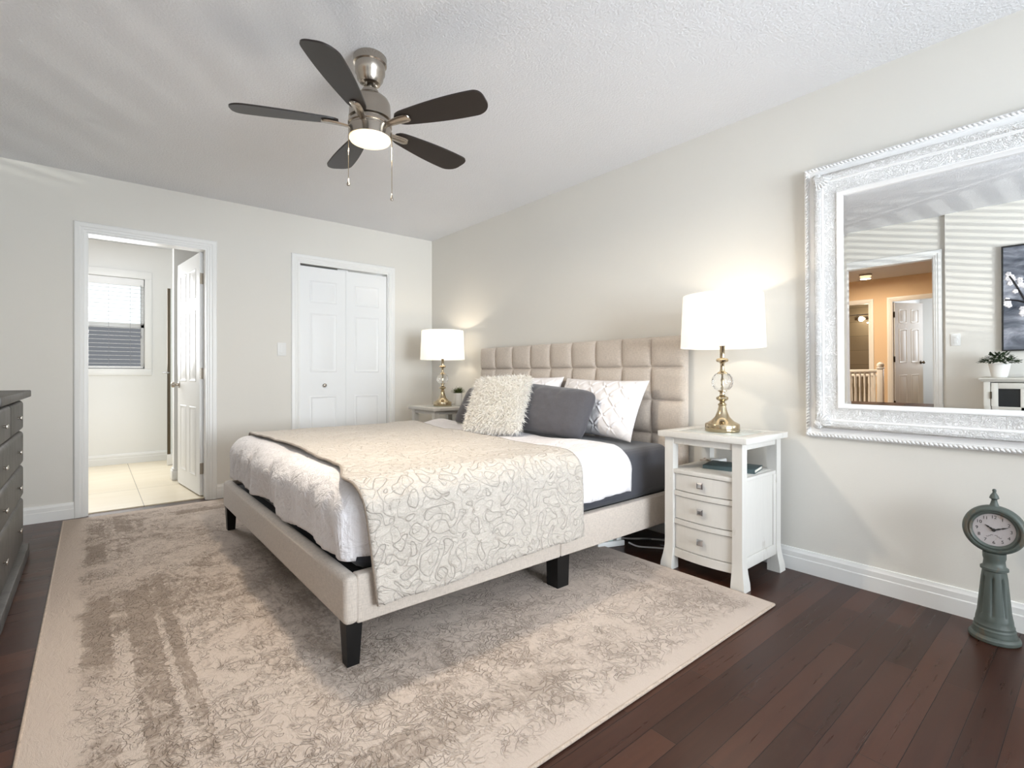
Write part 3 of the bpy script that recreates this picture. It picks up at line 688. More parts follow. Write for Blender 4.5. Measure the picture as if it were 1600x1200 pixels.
def leafquad(bm, base, d, up, L, W, bend=0.3):
    d = d.normalized(); side = d.cross(up)
    if side.length < 1e-3: side = Vector((1, 0, 0))
    side.normalize(); nrm = side.cross(d)
    P = []
    for t, wd in ((0, 0.15), (0.35, 1.0), (0.7, 0.75), (1.0, 0.05)):
        c = base + d * (L * t) - nrm * (bend * L * t * t)
        P.append((bm.verts.new(c - side * W * wd / 2), bm.verts.new(c + nrm * W * 0.12), bm.verts.new(c + side * W * wd / 2)))
    for a, b_ in zip(P, P[1:]):
        bm.faces.new((a[0], a[1], b_[1], b_[0])); bm.faces.new((a[1], a[2], b_[2], b_[1]))
pp = thing('potted_plant', 'leafy green plant in a white ribbed pot on the cabinet, in the mirror', 'plant', (XW2 + 0.2, -4.04, 0.872))
b1 = bmesh.new(); prof = [(0, 0), (0.05, 0)]
for k in range(7): z = 0.008 + 0.016 * k; r = 0.052 + 0.022 * z / 0.12; prof += [(r, z), (r + 0.0025, z + 0.008)]
prof += [(0.077, 0.122), (0.070, 0.122), (0.068, 0.105), (0, 0.105)]
lathe(b1, prof, 28, close_ends=False); obj('pot', b1, 'ceramic', pp, 50)
b1 = bmesh.new(); lathe(b1, [(0.067, 0.10), (0.067, 0.107), (0.03, 0.112), (0, 0.113)], 20); obj('soil', b1, 'soil', pp)
b1 = bmesh.new(); rr = random.Random(3)
for k in range(260):
    a = rr.uniform(0, 2 * pi); q = rr.random() ** 0.6
    base = Vector((cos(a) * 0.12 * q, sin(a) * 0.12 * q, 0.125 + 0.09 * (1 - q * q) * rr.random() + 0.02 * rr.random()))
    d = Vector((cos(a) * q + rr.uniform(-.5, .5), sin(a) * q + rr.uniform(-.5, .5), rr.uniform(-0.2, 0.8)))
    leafquad(b1, base, d, Vector((0, 0, 1)), rr.uniform(0.025, 0.04), rr.uniform(0.016, 0.024))
obj('foliage', b1, 'leaf', pp, 180, recalc=False)
pa = thing('painting', 'grey canvas of white blossom on dark branches, in the mirror', 'painting', (XW2, -4.45, 1.575))
b1 = bmesh.new(); box(b1, 0.002, 0.032, -0.40, 0.40, -0.46, 0.46); obj('canvas', b1, 'canvas', pa)
b1 = bmesh.new()
for (p, q, r, s) in ((-0.412, -0.40, -0.472, 0.472), (0.40, 0.412, -0.472, 0.472), (-0.40, 0.40, 0.46, 0.472), (-0.40, 0.40, -0.472, -0.46)): box(b1, 0.0, 0.04, p, q, r, s)
obj('frame', b1, 'ink', pa)
b1 = bmesh.new()
for pts in ([(0.033, 0.05, -0.35), (0.034, 0.18, -0.18), (0.034, 0.25, -0.05), (0.034, 0.32, 0.12), (0.034, 0.36, 0.2)], [(0.033, 0.25, -0.05), (0.034, 0.32, -0.02), (0.034, 0.39, -0.01)], [(0.033, -0.1, -0.2), (0.034, 0.1, 0.05), (0.034, 0.2, 0.3)], [(0.033, 0.1, 0.05), (0.034, -0.1, 0.2), (0.034, -0.3, 0.25)]):
    tube(b1, smooth_path(pts, 5), 0.007, 6)
obj('branches', b1, 'branch', pa, 60)
b1 = bmesh.new(); rr = random.Random(11)
cl = [(0.33, 0.15), (0.36, 0.2), (0.3, 0.1), (0.38, -0.02), (0.36, -0.04), (0.22, -0.1), (0.18, -0.16), (0.14, -0.22), (0.1, -0.28), (0.26, -0.14), (-0.28, 0.25), (-0.1, 0.2), (0.18, 0.3), (0.05, 0.02), (0.2, 0.05)]
for cy, cz in cl:
    for k in range(7):
        y = cy + rr.gauss(0, 0.028); z = cz + rr.gauss(0, 0.03)
        if abs(y) > 0.385: continue
        for j in range(5):
            a = j * 2 * pi / 5 + k; lathe(b1, [(0.011, 0), (0.008, 0.003), (0, 0.004)], 7, Matrix.Translation((0.0325, y + 0.011 * cos(a), z + 0.011 * sin(a))) @ Matrix.Rotation(pi / 2, 4, 'Y'))
obj('blossoms', b1, 'petal', pa, 60)

# ------------------------------------------------------------------ mirror
MZ0, MH, MHW = 0.70, 1.335, 0.56
mr = thing('wall_mirror', 'large mirror in a white carved frame on the right wall', 'mirror', (-0.004, -3.694 - MHW, MZ0), (0, R_(-0.95), 0))
to3 = lambda u, v, h: (-h, u, v)
b1 = bmesh.new(); rect_sweep(b1, MHW, 0, MH, [(0.004, 0.0), (0.0, 0.004), (0.0, 0.016), (0.004, 0.020), (0.020, 0.020), (0.024, 0.016), (0.046, 0.018), (0.050, 0.024), (0.05, 0.0)], to3); obj('outer_moulding', b1, 'mirrorframe_plain', mr, 30)
# rope beading along outer edge
b1 = bmesh.new()
def bead(u, v, a):
    M = Matrix.Translation((-0.021, u, v)) @ Matrix.Rotation(a, 4, 'X') @ Matrix.Diagonal((0.007, 0.0125, 0.006, 1))
    r = bmesh.ops.create_icosphere(b1, subdivisions=1, radius=1.0, matrix=M)
st = 0.0155; nU = int((2 * MHW - 0.02) / st); nV = int((MH - 0.02) / st)
for i in range(nU + 1):
    u = -MHW + 0.010 + i * (2 * MHW - 0.02) / nU; bead(u, 0.011, 0.6); bead(u, MH - 0.011, 0.6)
for i in range(1, nV):
    v = 0.010 + i * (MH - 0.02) / nV; bead(-MHW + 0.011, v, 0.6 + pi / 2); bead(MHW - 0.011, v, 0.6 + pi / 2)
obj('rope_beading', b1, 'mirrorframe_plain', mr, 180)
b1 = bmesh.new(); rect_sweep(b1, MHW, 0, MH, [(0.049, 0.018), (0.049, 0.036), (0.054, 0.046), (0.062, 0.051), (0.072, 0.051), (0.080, 0.047), (0.084, 0.041), (0.084, 0.02)], to3); obj('carved_torus', b1, 'carved', mr, 60)
b1 = bmesh.new(); rect_sweep(b1, MHW, 0, MH, [(0.084, 0.02), (0.084, 0.043), (0.088, 0.044), (0.092, 0.040), (0.096, 0.040)], to3); obj('fillet', b1, 'mirrorframe_plain', mr, 30)
b1 = bmesh.new(); rect_sweep(b1, MHW, 0, MH, [(0.096, 0.040), (0.110, 0.035), (0.130, 0.033), (0.146, 0.034)], to3); obj('scroll_band', b1, 'carved', mr, 60)
b1 = bmesh.new(); rect_sweep(b1, MHW, 0, MH, [(0.146, 0.034), (0.148, 0.038), (0.153, 0.039), (0.157, 0.034), (0.168, 0.028), (0.171, 0.012)], to3); obj('inner_lip', b1, 'mirrorframe_plain', mr, 30)
# corner leaf carvings
for su in (-1, 1):
    for v in (0.066, MH - 0.066):
        b1 = bmesh.new(); sv = 1 if v < 0.5 else -1; cx = su * (MHW - 0.066)
        for k in range(7):
            a = k / 6 * pi / 2; dd = Vector((0, -su * cos(a), sv * sin(a)))
            M = Matrix.Translation((-0.046, cx + dd.y * 0.03, v + dd.z * 0.03)) @ Matrix.Rotation(atan2(dd.z, dd.y), 4, 'X') @ Matrix.Diagonal((0.012, 0.032, 0.008, 1))
            bmesh.ops.create_icosphere(b1, subdivisions=2, radius=1.0, matrix=M)
        M = Matrix.Translation((-0.046, cx, v)) @ Matrix.Diagonal((0.013, 0.024, 0.024, 1)); bmesh.ops.create_icosphere(b1, subdivisions=2, radius=1.0, matrix=M)
        obj('corner_carving', b1, 'carved', mr, 180)
b1 = bmesh.new(); rect_sweep(b1, MHW, 0, MH, [(0.165, 0.0), (0.165, 0.0185), (0.184, 0.0192)], to3)
b1.faces.new([v for v in b1.verts][-4:]); obj('glass', b1, 'mirror', mr, 0)

# ------------------------------------------------------------------ rug
bm = bmesh.new(); box(bm, -2.95, -0.515, -3.745, -0.105, 0.001, 0.012, 0.004, 2)
ru = tag(obj('area_rug', bm, 'rug'), 'large distressed cream and taupe area rug under the bed', 'rug')
b1 = bmesh.new()
for (p, q) in (((-2.95, -3.745), (-0.515, -3.745)), ((-0.515, -3.745), (-0.515, -0.105)), ((-0.515, -0.105), (-2.95, -0.105)), ((-2.95, -0.105), (-2.95, -3.745))):
    tube(b1, [(p[0], p[1], 0.007), (q[0], q[1], 0.007)], 0.006, 8)
obj('binding', b1, 'rugedge', ru, 60)
RUGZ = 0.012

# ------------------------------------------------------------------ bed
BX0, BX1, BY0, BY1 = -2.15, -0.035, -3.045, -1.0
RZ0, RZ1 = 0.158, 0.325
bed = thing('bed', 'king bed with beige tufted headboard and upholstered rails', 'bed', (0, 0, RUGZ))
z_ = -RUGZ
# headboard
b1 = bmesh.new(); HBY0, HBY1 = -3.045, -0.995
box(b1, -0.075, -0.02, HBY0, HBY1, 0.30 + z_, 1.232 + z_, 0.012, 2)
ncol = 9; cw = (HBY1 - HBY0) / ncol
rows = [(1.058, 1.247), (0.852, 1.055), (0.642, 0.849), (0.432, 0.639)]
NB = 10
for (z0, z1) in rows:
    for c in range(ncol):
        y0 = HBY0 + c * cw + 0.001; y1 = HBY0 + (c + 1) * cw - 0.001
        g = []
        for i in range(NB + 1):
            row = []
            for j in range(NB + 1):
                u = -cos(pi * i / NB); v = -cos(pi * j / NB)
                h = 0.034 * ((1 - abs(u) ** 3.4) * (1 - abs(v) ** 3.4)) ** 0.42
                row.append(b1.verts.new((-0.072 - h, y0 + (y1 - y0) * (u + 1) / 2, z0 + (z1 - z0) * (v + 1) / 2 + z_)))
            g.append(row)
        for i in range(NB):
            for j in range(NB): b1.faces.new((g[i][j], g[i + 1][j], g[i + 1][j + 1], g[i][j + 1]))
obj('headboard', b1, 'linen', bed, 70)
def rail(bm, x0, x1, y0, y1, bev=0.018): box(bm, x0, x1, y0, y1, RZ0 + z_, RZ1 + z_, bev, 4)
b1 = bmesh.new(); rail(b1, BX0, BX0 + 0.055, BY0, BY1, 0.022); obj('foot_rail', b1, 'linen', bed, 50)
for (y0, y1) in ((BY0 + 0.002, BY0 + 0.05), (BY1 - 0.05, BY1 - 0.002)):
    b1 = bmesh.new(); rail(b1, BX0 + 0.045, -1.122, y0, y1, 0.008); rail(b1, -1.120, -0.08, y0, y1, 0.008); obj('side_rail', b1, 'linen', bed, 50)
b1 = bmesh.new(); box(b1, BX0 + 0.05, -0.09, BY0 + 0.045, BY1 - 0.045, 0.20 + z_, 0.30 + z_, 0.005); obj('platform', b1, 'platform', bed)
def leg(x, y, w0, w1, z1=RZ0, z0=0.0):
    b1 = bmesh.new(); V = []
    for z, ww in ((z0, w1), (z1 + z_ + 0.004, w0)):
        V.append([b1.verts.new((x + sx * ww / 2, y + sy * ww / 2, z)) for sx, sy in ((-1, -1), (1, -1), (1, 1), (-1, 1))])
    for i in range(4): b1.faces.new((V[0][i], V[0][(i + 1) % 4], V[1][(i + 1) % 4], V[1][i]))
    b1.faces.new(V[0][::-1]); b1.faces.new(V[1]); obj('leg', b1, 'black', bed, 0)
leg(-2.112, -3.005, 0.058, 0.043); leg(-2.112, -1.04, 0.058, 0.043); leg(-1.10, -3.0, 0.078, 0.072); leg(-1.10, -1.05, 0.078, 0.072); leg(-0.10, -3.0, 0.058, 0.045, RZ0, -RUGZ); leg(-0.10, -1.05, 0.058, 0.045, RZ0, -RUGZ)
leg(-1.10, -2.02, 0.06, 0.05, 0.20)

mt = bmesh.new(); box(mt, -2.085, -0.115, -2.985, -1.055, 0.302, 0.592, 0.06, 5)
bmesh.ops.subdivide_edges(mt, edges=mt.edges[:], cuts=3, use_grid_fill=True)
for v in mt.verts:
    k = min(1, max(0, (0.58 - v.co.z) / 0.2))
    v.co.y += (0.010 * fbm((v.co.x * 9 + v.co.z * 14, v.co.y, v.co.z * 3)) * k) * (1 if v.co.y > -2 else -1) * 0.8
tag(obj('mattress', mt, 'sheet', None, 60), 'king mattress in a charcoal fitted sheet on the beige bed', 'mattress')

def drape(x_foot, x_head, y_r, y_l, ztop, Df, Dr, Dl, r, step, amp_top, amp_side, seed, flare=0.0, hem=0.0, head_fn=None, puff=None, foot_fn=None, hem_fn=None):
    """cloth over a box: returns bmesh grid. Df/Dr/Dl overhang lengths (0 = none)"""
    bm = bmesh.new()
    xs0 = x_foot + (r if Df else 0)
    ys0 = y_r + r; ys1 = y_l - r
    S = [-Df * (1 - k / max(1, round(Df / step))) for k in range(round(Df / step))] if Df else []
    nS = max(2, round((x_head - xs0) / step)); S += [k / nS for k in range(nS + 1)]
    nF = len(S) - nS - 1
    nT = round((ys1 - ys0) / step); Tt = [-Dr * (1 - k / round(Dr / step)) for k in range(round(Dr / step))] + [(ys1 - ys0) * k / nT for k in range(nT + 1)]
    Tt += [(ys1 - ys0) + Dl * (k + 1) / round(Dl / step) for k in range(round(Dl / step))] if Dl else []
    grid = []
    for i, s in enumerate(S):
        row = []
        for t in Tt:
            b_ = -t if t < 0 else max(0.0, t - (ys1 - ys0)); sy = -1 if t < 0 else 1
            yb = ys0 + min(max(t, 0), ys1 - ys0)
            if i < nF: a = -s; xb = xs0
            else:
                a = 0.0; xh = x_head + (head_fn(yb, b_) if head_fn else 0.0); xf_ = xs0 + (foot_fn(yb, b_) if foot_fn else 0.0); xb = xf_ + (xh - xf_) * s
            rad = max(a, b_)
            if a <= 0: th = pi / 2
            elif b_ <= 0: th = 0.0
            else: th = pi / 4 * b_ / a if a >= b_ else pi / 2 - pi / 4 * a / b_
            qt = r * pi / 2
            if rad < qt: ph = rad / r; out = r * sin(ph); dz = -r * (1 - cos(ph)); nd = (sin(ph), cos(ph))
            else: out = r + flare * (rad - qt); dz = -r - (rad - qt); nd = (1, 0)
            dx, dy = -cos(th), sy * sin(th)
            if a > 0 and b_ > 0:  # corner: keep the hem level
                pass
            p = Vector((xb + dx * out, yb + dy * out, ztop + dz))
            kside = min(1, max(0, (rad - 0.03) / 0.12))
            N = Vector((dx * nd[0], dy * nd[0], nd[1] if rad < qt else 0.0)) if rad > 0 else Vector((0, 0, 1))
            q = Vector((p.x, p.y, p.z)) + Vector((seed, seed * 2.3, 0))
            dtop = amp_top * fbm(q * 3.5, 3)
            fold = fbm((q.x * 8, q.y * 8, q.z * 1.8), 3) + 0.45 * (1 - abs(2 * noise.noise(Vector((q.x * 15 + q.z * 4, q.y * 15 + q.z * 4, q.z * 3)))) ) * noise.noise(Vector((q.x * 5, q.y * 5, 7))) * 2
            p += N * (dtop * (1 - kside) + amp_side * (fold + 0.4) * kside)
            if hem and rad > qt: p.z += hem * noise.noise(Vector((q.x * 4, q.y * 4, seed))) * min(1, (rad - qt) / 0.15)
            if hem_fn and rad > qt: p.z -= hem_fn(p.x) * (rad - qt)
            if puff: p.z += puff(p.x, p.y) * max(0, 1 - rad / 0.1)
            row.append(bm.verts.new(p))
        grid.append(row)
    for A, B in zip(grid, grid[1:]):
        for k in range(len(A) - 1): bm.faces.new((A[k], B[k], B[k + 1], A[k + 1]))
    bmesh.ops.recalc_face_normals(bm, faces=bm.faces[:])
    up = sum(f.normal.z for f in bm.faces)
    if up < 0: bmesh.ops.reverse_faces(bm, faces=bm.faces[:])
    return bm
def cloth(name, bm, mat, thick, label, cat):
    o = obj(name, bm, mat, None, 180, recalc=False)
    sm = o.modifiers.new('thickness', 'SOLIDIFY'); sm.thickness = thick; sm.offset = 1.0
    return tag(o, label, cat)
def dv_head(y, b_): return 0.03 * sin(y * 3.0) + 0.02 * noise.noise(Vector((y * 3, 2, 0))) + (0.10 if y > -1.3 else 0.0) * min(1, (y + 1.3) / 0.2)
def dv_puff(x, y):
    return 0.026 * math.exp(-((x + 0.66) / 0.14) ** 2) * math.exp(-((y + 2.78) / 0.22) ** 2) + 0.03 * math.exp(-((x + 0.6) / 0.13) ** 2) * math.exp(-((y + 1.12) / 0.2) ** 2)
bm = drape(-2.118, -0.56, -3.018, -1.02, 0.603, 0.300, 0.285, 0.27, 0.10, 0.013, 0.009, 0.021, 4.0, -0.05, 0.035, dv_head, dv_puff)
cloth('duvet', bm, 'duvet', 0.010, 'white rumpled duvet draped over the bed', 'duvet')
def tw_head(y, b_): return 0.17 * min(1, max(0, (y + 2.75) / 1.7)) ** 1.3 + 0.012 * sin(y * 9)
def tw_foot(y, b_):
    k = min(1, max(0, (-2.62 - y) / 0.32)); k = k * k * (3 - 2 * k)
    return 0.016 * sin(y * 3.1 + 0.8) - 0.085 * k + 0.055 * min(1, b_ / 0.45)
bm = drape(-2.0, -0.985, -3.056, -0.985, 0.630, 0.0, 0.450, 0.30, 0.11, 0.016, 0.009, 0.011, 9.0, 0.045, 0.02, tw_head, None, tw_foot, lambda x: 0.09 * min(1, max(0, (-1.1 - x) / 0.9)))
edge_pts = None
th_o = cloth('coverlet', bm, 'quilt', 0.008, 'ivory quilted coverlet laid across the duvet and hanging over the side', 'coverlet')
# binding along the foot edge and lower hem of the coverlet
me = th_o.data
nT_ = None
bmq = bmesh.new(); bmq.from_mesh(me)
bound = [e for e in bmq.edges if len(e.link_faces) == 1]
adj = {}
for e in bound:
    a, c = e.verts[0].index, e.verts[1].index; adj.setdefault(a, []).append(c); adj.setdefault(c, []).append(a)
start = next(iter(adj)); loop = [start]; prev = None; cur = start
while True:
    nx = [v for v in adj[cur] if v != prev]
    if not nx: break
    prev, cur = cur, nx[0]
    if cur == start: break
    loop.append(cur)
bmq.verts.ensure_lookup_table(); pts = [bmq.verts[i].co.copy() + Vector((0, 0, 0.004)) for i in loop]; bmq.free()
b1 = bmesh.new(); tube(b1, pts + [pts[0]], 0.0055, 7, cap=False); o_ = obj('binding', b1, 'quilthem', th_o, 60); o_['label'] = 'darker piped edge'

# ------------------------------------------------------------------ pillows
def frame_mat(cx, cy, cz, yaw, lean, roll):
    n_ = Vector((-cos(yaw), -sin(yaw), 0)); r = Vector((sin(yaw), -cos(yaw), 0))
    up = Vector((sin(lean) * cos(yaw), sin(lean) * sin(yaw), cos(lean)))
    Rv = r * cos(roll) + up * sin(roll); U = -r * sin(roll) + up * cos(roll); N = Rv.cross(U)
    M = Matrix((( Rv.x, U.x, N.x, cx), (Rv.y, U.y, N.y, cy), (Rv.z, U.z, N.z, cz), (0, 0, 0, 1)))
    return M
def pillow_bm(w_, h_, t_, nu, nv, pinch, wr, seed, front=None, ex=2.6, cr=0.0):
    bm = bmesh.new(); F = []; Bk = []
    for i in range(nu + 1):
        fr, bk = [], []
        for j in range(nv + 1):
            u = -cos(pi * i / nu) * 0.55 + (2 * i / nu - 1) * 0.45; v = -cos(pi * j / nv) * 0.55 + (2 * j / nv - 1) * 0.45
            x = w_ / 2 * u * (1 - pinch * (1 - v * v)); y = h_ / 2 * v * (1 - pinch * (1 - u * u))
            q_ = 1 - cr * (abs(u) * abs(v)) ** 5; x *= q_; y *= q_
            T_ = t_ / 2 * max(0, (1 - abs(u) ** ex)) ** 0.55 * max(0, (1 - abs(v) ** ex)) ** 0.55
            e = i in (0, nu) or j in (0, nv)
            k = wr * (fbm((x * 9 + seed, y * 9, seed), 3) + 0.6 * fbm((x * 4, y * 24 * (0.4 + abs(u)), seed + 3), 2) * abs(u) ** 3) * (1 - abs(u) ** 8) * (1 - abs(v) ** 8)
            f = front(x, y, u, v) if front else 0
            a = bm.verts.new((x, y, T_ + k + f)); fr.append(a)
            bk.append(a if e else bm.verts.new((x, y, -T_ - k)))
        F.append(fr); Bk.append(bk)
    for i in range(nu):
        for j in range(nv):
            bm.faces.new((F[i][j], F[i + 1][j], F[i + 1][j + 1], F[i][j + 1]))
            q = [Bk[i][j], Bk[i][j + 1], Bk[i + 1][j + 1], Bk[i + 1][j]]
            if len(set(q)) == 4: 
                try: bm.faces.new(q)
                except ValueError: pass
    return bm
def pintuck(x, y, u, v):
    P = 0.13; a = (x + y) / P + 0.3; b_ = (x - y) / P + 0.1
    da = abs(a - round(a)); db = abs(b_ - round(b_)); m_ = (1 - abs(u) ** 6) * (1 - abs(v) ** 6)
    r2 = da * da + db * db
    th = atan2(b_ - round(b_), a - round(a))
    return m_ * (0.009 * max(math.exp(-(da / 0.045) ** 2), math.exp(-(db / 0.045) ** 2)) * min(1, r2 / 0.01) - 0.013 * math.exp(-r2 / 0.010) + 0.0035 * math.exp(-r2 / 0.06) * sin(12 * th) + 0.006 * (da + db))
def place(o, M): o.matrix_world = M; return o
def pil(name, bm, mat, M, label, cat='pillow', group=None):
    o = obj(name, bm, mat, None, 180); place(o, M); return tag(o, label, cat, group)
pil('pillow', pillow_bm(0.76, 0.40, 0.18, 190, 110, 0.07, 0.006, 1.0, pintuck), 'whitecotton', frame_mat(-0.242, -2.495, 0.796, -0.08, 0.42, -0.015), 'white pintucked pillow nearest the right-hand lamp, against the headboard')
pil('pillow', pillow_bm(0.72, 0.42, 0.17, 120, 80, 0.07, 0.006, 2.0, pintuck), 'whitecotton', frame_mat(-0.238, -1.76, 0.80, 0.02, 0.40, 0.0), 'white pintucked pillow mostly hidden behind the shaggy cushion')
pil('pillow', pillow_bm(0.66, 0.345, 0.19, 64, 48, 0.045, 0.012, 3.0, None, 3.2, 0.12), 'charcoal', frame_mat(-0.485, -2.31, 0.777, 0.144, 0.45, -0.085), 'charcoal pillow in front of the white pintucked pillow')
pil('pillow', pillow_bm(0.60, 0.33, 0.16, 40, 30, 0.05, 0.008, 5.0, None, 2.6, 0.08), 'charcoal', frame_mat(-0.47, -1.60, 0.768, 0.10, 0.55, 0.0), 'charcoal pillow behind the shaggy cushion, on the far side')
M = frame_mat(-0.72, -2.055, 0.815, 0.357, 0.559, 0.059)
sb = pillow_bm(0.405, 0.40, 0.13, 40, 40, 0.03, 0.004, 6.0)
sb.normal_update(); bmesh.ops.recalc_face_normals(sb, faces=sb.faces[:])
fl = [(f.calc_center_median(), f.normal.copy(), f.calc_area(), [v.co.copy() for v in f.verts]) for f in sb.faces]
rr = random.Random(5); tot = sum(f[2] for f in fl)
for c, nrm, ar, vv in fl:
    k = ar / tot * 17000; k = int(k) + (1 if rr.random() < k - int(k) else 0)
    for _ in range(k):
        a, b_ = rr.random(), rr.random(); p = (vv[0] * (1 - a) + vv[1 % len(vv)] * a) * (1 - b_) + (vv[-1] * (1 - a) + vv[2 % len(vv)] * a) * b_
        d = (nrm * rr.uniform(0.35, 1.0) + Vector((rr.gauss(0, .6), rr.gauss(0, .6) - 0.25, rr.gauss(0, .3)))).normalized()
        L = rr.uniform(0.018, 0.038); wd = rr.uniform(0.0016, 0.0032); sd_ = d.cross(Vector((rr.gauss(0, 1), rr.gauss(0, 1), rr.gauss(0, 1)))).normalized() * wd
        cv = Vector((rr.gauss(0, .3), rr.gauss(0, .3) - 0.25, rr.gauss(0, .3))) * L
        p1 = p + d * L * 0.55; p2 = p + d * L + cv
        A = [sb.verts.new(x) for x in (p - sd_, p + sd_, p1 + sd_, p1 - sd_, p2)]
        sb.faces.new((A[0], A[1], A[2], A[3])); sb.faces.new((A[3], A[2], A[4]))
o_ = obj('shaggy_cushion', sb, 'shag', None, 0, recalc=False); place(o_, M); tag(o_, 'square cream shaggy cushion in front of the pillows', 'cushion')

# ------------------------------------------------------------------ nightstands
NSZ = 0.715
def make_nightstand():
    r = thing('nightstand', 'whitewashed nightstand beside the near side of the bed, three drawers showing', 'nightstand', (-0.275, -3.385, 0), group='matching nightstands')
    x0, x1, y0, y1 = -0.21, 0.21, -0.205, 0.205   # leg outer box (front = -x)
    def nleg(sx, sy):
        b1 = bmesh.new(); cx = (x0 + 0.024) if sx < 0 else (x1 - 0.024); cy = (y0 + 0.024) if sy < 0 else (y1 - 0.024); hw = 0.024
        prev = None
        for z, fl_ in ((0.0, 0.017), (0.03, 0.015), (0.07, 0.007), (0.115, 0.001), (0.14, 0.0), (0.687, 0.0)):
            ring = [b1.verts.new(v) for v in ((cx - hw - (fl_ if sx < 0 else 0), cy - hw - (fl_ if sy < 0 else 0), z), (cx + hw + (fl_ if sx > 0 else 0), cy - hw - (fl_ if sy < 0 else 0), z), (cx + hw + (fl_ if sx > 0 else 0), cy + hw + (fl_ if sy > 0 else 0), z), (cx - hw - (fl_ if sx < 0 else 0), cy + hw + (fl_ if sy > 0 else 0), z))]
            if prev:
                for i in range(4): b1.faces.new((prev[i], prev[(i + 1) % 4], ring[(i + 1) % 4], ring[i]))
            else: b1.faces.new(ring[::-1])
            prev = ring
        b1.faces.new(prev); obj('leg', b1, 'nightstand', r, 20)
    for sx in (-1, 1):
        for sy in (-1, 1): nleg(sx, sy)
    # top: frame with a glass inlay
    b1 = bmesh.new(); tx0, tx1, ty0, ty1 = -0.232, 0.225, -0.235, 0.235
    for (p, q, s, t) in ((tx0, tx0 + 0.075, ty0, ty1), (tx1 - 0.06, tx1, ty0, ty1), (tx0 + 0.075, tx1 - 0.06, ty0, ty0 + 0.07), (tx0 + 0.075, tx1 - 0.06, ty1 - 0.07, ty1)):
        box(b1, p, q, s, t, 0.687, NSZ, 0.003)
    obj('top', b1, 'nightstand', r)
    b1 = bmesh.new(); box(b1, tx0 + 0.076, tx1 - 0.061, ty0 + 0.071, ty1 - 0.071, 0.70, NSZ - 0.001, 0.001); g = obj('top_inlay', b1, 'pane_inlay', r); g['label'] = 'grey glass inlay'
    # aprons
    b1 = bmesh.new()
    box(b1, x0 + 0.006, x0 + 0.028, y0 + 0.046, y1 - 0.046, 0.652, 0.687, 0.002); box(b1, x1 - 0.03, x1 - 0.01, y0 + 0.046, y1 - 0.046, 0.652, 0.687, 0.002)
    for yy in (y0 + 0.008, y1 - 0.028): box(b1, x0 + 0.046, x1 - 0.046, yy, yy + 0.02, 0.652, 0.687, 0.002)
    obj('apron', b1, 'nightstand', r)
    b1 = bmesh.new(); box(b1, x0 + 0.004, x1 - 0.004, y0 + 0.03, y1 - 0.03, 0.500, 0.522, 0.002); box(b1, x0 + 0.04, x1 - 0.04, y0 + 0.006, y1 - 0.006, 0.502, 0.520, 0.002); obj('shelf', b1, 'nightstand', r)
    for yy in (y0 + 0.010, y1 - 0.026):
        b1 = bmesh.new(); box(b1, x0 + 0.046, x1 - 0.046, yy, yy + 0.016, 0.10, 0.502); s_ = -1 if yy < 0 else 1
        fy0, fy1 = (yy - 0.006, yy) if s_ < 0 else (yy + 0.016, yy + 0.022)
        box(b1, x0 + 0.046, x1 - 0.046, fy0, fy1, 0.09, 0.145, 0.002); box(b1, x1 - 0.075, x1 - 0.046, fy0, fy1, 0.145, 0.502, 0.001)
        obj('side_panel', b1, 'nightstand', r)
    b1 = bmesh.new(); box(b1, x1 - 0.03, x1 - 0.018, y0 + 0.046, y1 - 0.046, 0.10, 0.502); obj('back_panel', b1, 'nightstand', r)
    # bowed front rails and drawers
    def bow(bm, z0, z1, proud, ya, yb, xb):
        K = 14; ring = []
        for k in range(K + 1):
            y = ya + (yb - ya) * k / K; u = 2 * k / K - 1; xf = x0 + 0.016 - 0.018 * (1 - u * u) - proud
            ring.append([bm.verts.new((xf, y, z0)), bm.verts.new((xf, y, z1)), bm.verts.new((xb, y, z1)), bm.verts.new((xb, y, z0))])
        for a, b_ in zip(ring, ring[1:]):
            for i in range(4): bm.faces.new((a[i], a[(i + 1) % 4], b_[(i + 1) % 4], b_[i]))
        bm.faces.new(ring[0][::-1]); bm.faces.new(ring[-1])
    b1 = bmesh.new()
    for (z0, z1) in ((0.386, 0.410), (0.240, 0.264), (0.068, 0.110)): bow(b1, z0, z1, 0.003, y0 + 0.046, y1 - 0.046, x0 + 0.05)
    obj('front_rails', b1, 'nightstand', r, 25)
    for (z0, z1) in ((0.414, 0.497), (0.268, 0.382), (0.114, 0.236)):
        b1 = bmesh.new(); bow(b1, z0, z1, -0.004, y0 + 0.050, y1 - 0.050, x0 + 0.045); dr = obj('drawer', b1, 'nightstand', r, 25)
        b1 = bmesh.new(); zc = (z0 + z1) / 2 + 0.004; M = Matrix.Translation((x0 + 0.002, 0, zc)) @ Matrix.Rotation(-pi / 2, 4, 'Y')
        lathe(b1, [(0.007, 0), (0.007, 0.012)], 12, M)
        V = []
        for (hh, e) in ((0.010, 0.013), (0.013, 0.0155), (0.017, 0.0155), (0.021, 0.009)): V.append([b1.verts.new((x0 + 0.002 - hh, sx * e, zc + sz * e)) for sx, sz in ((-1, -1), (1, -1), (1, 1), (-1, 1))])
        for a, b_ in zip(V, V[1:]):
            for i in range(4): b1.faces.new((a[i], a[(i + 1) % 4], b_[(i + 1) % 4], b_[i]))
        b1.faces.new(V[0][::-1]); b1.faces.new(V[-1]); kb = obj('knob', b1, 'chrome', dr, 0); kb['label'] = 'square faceted silver knob'
    return r
m, n, b = pmat('grey_glass_inlay', srgb(196, 202, 198), 0.06); MAT['pane_inlay'] = m
ns = make_nightstand()
ns2 = copy_tree(ns); ns2.location = (-0.275, -0.655, 0); ns2['label'] = 'whitewashed nightstand in the corner on the far side of the bed'

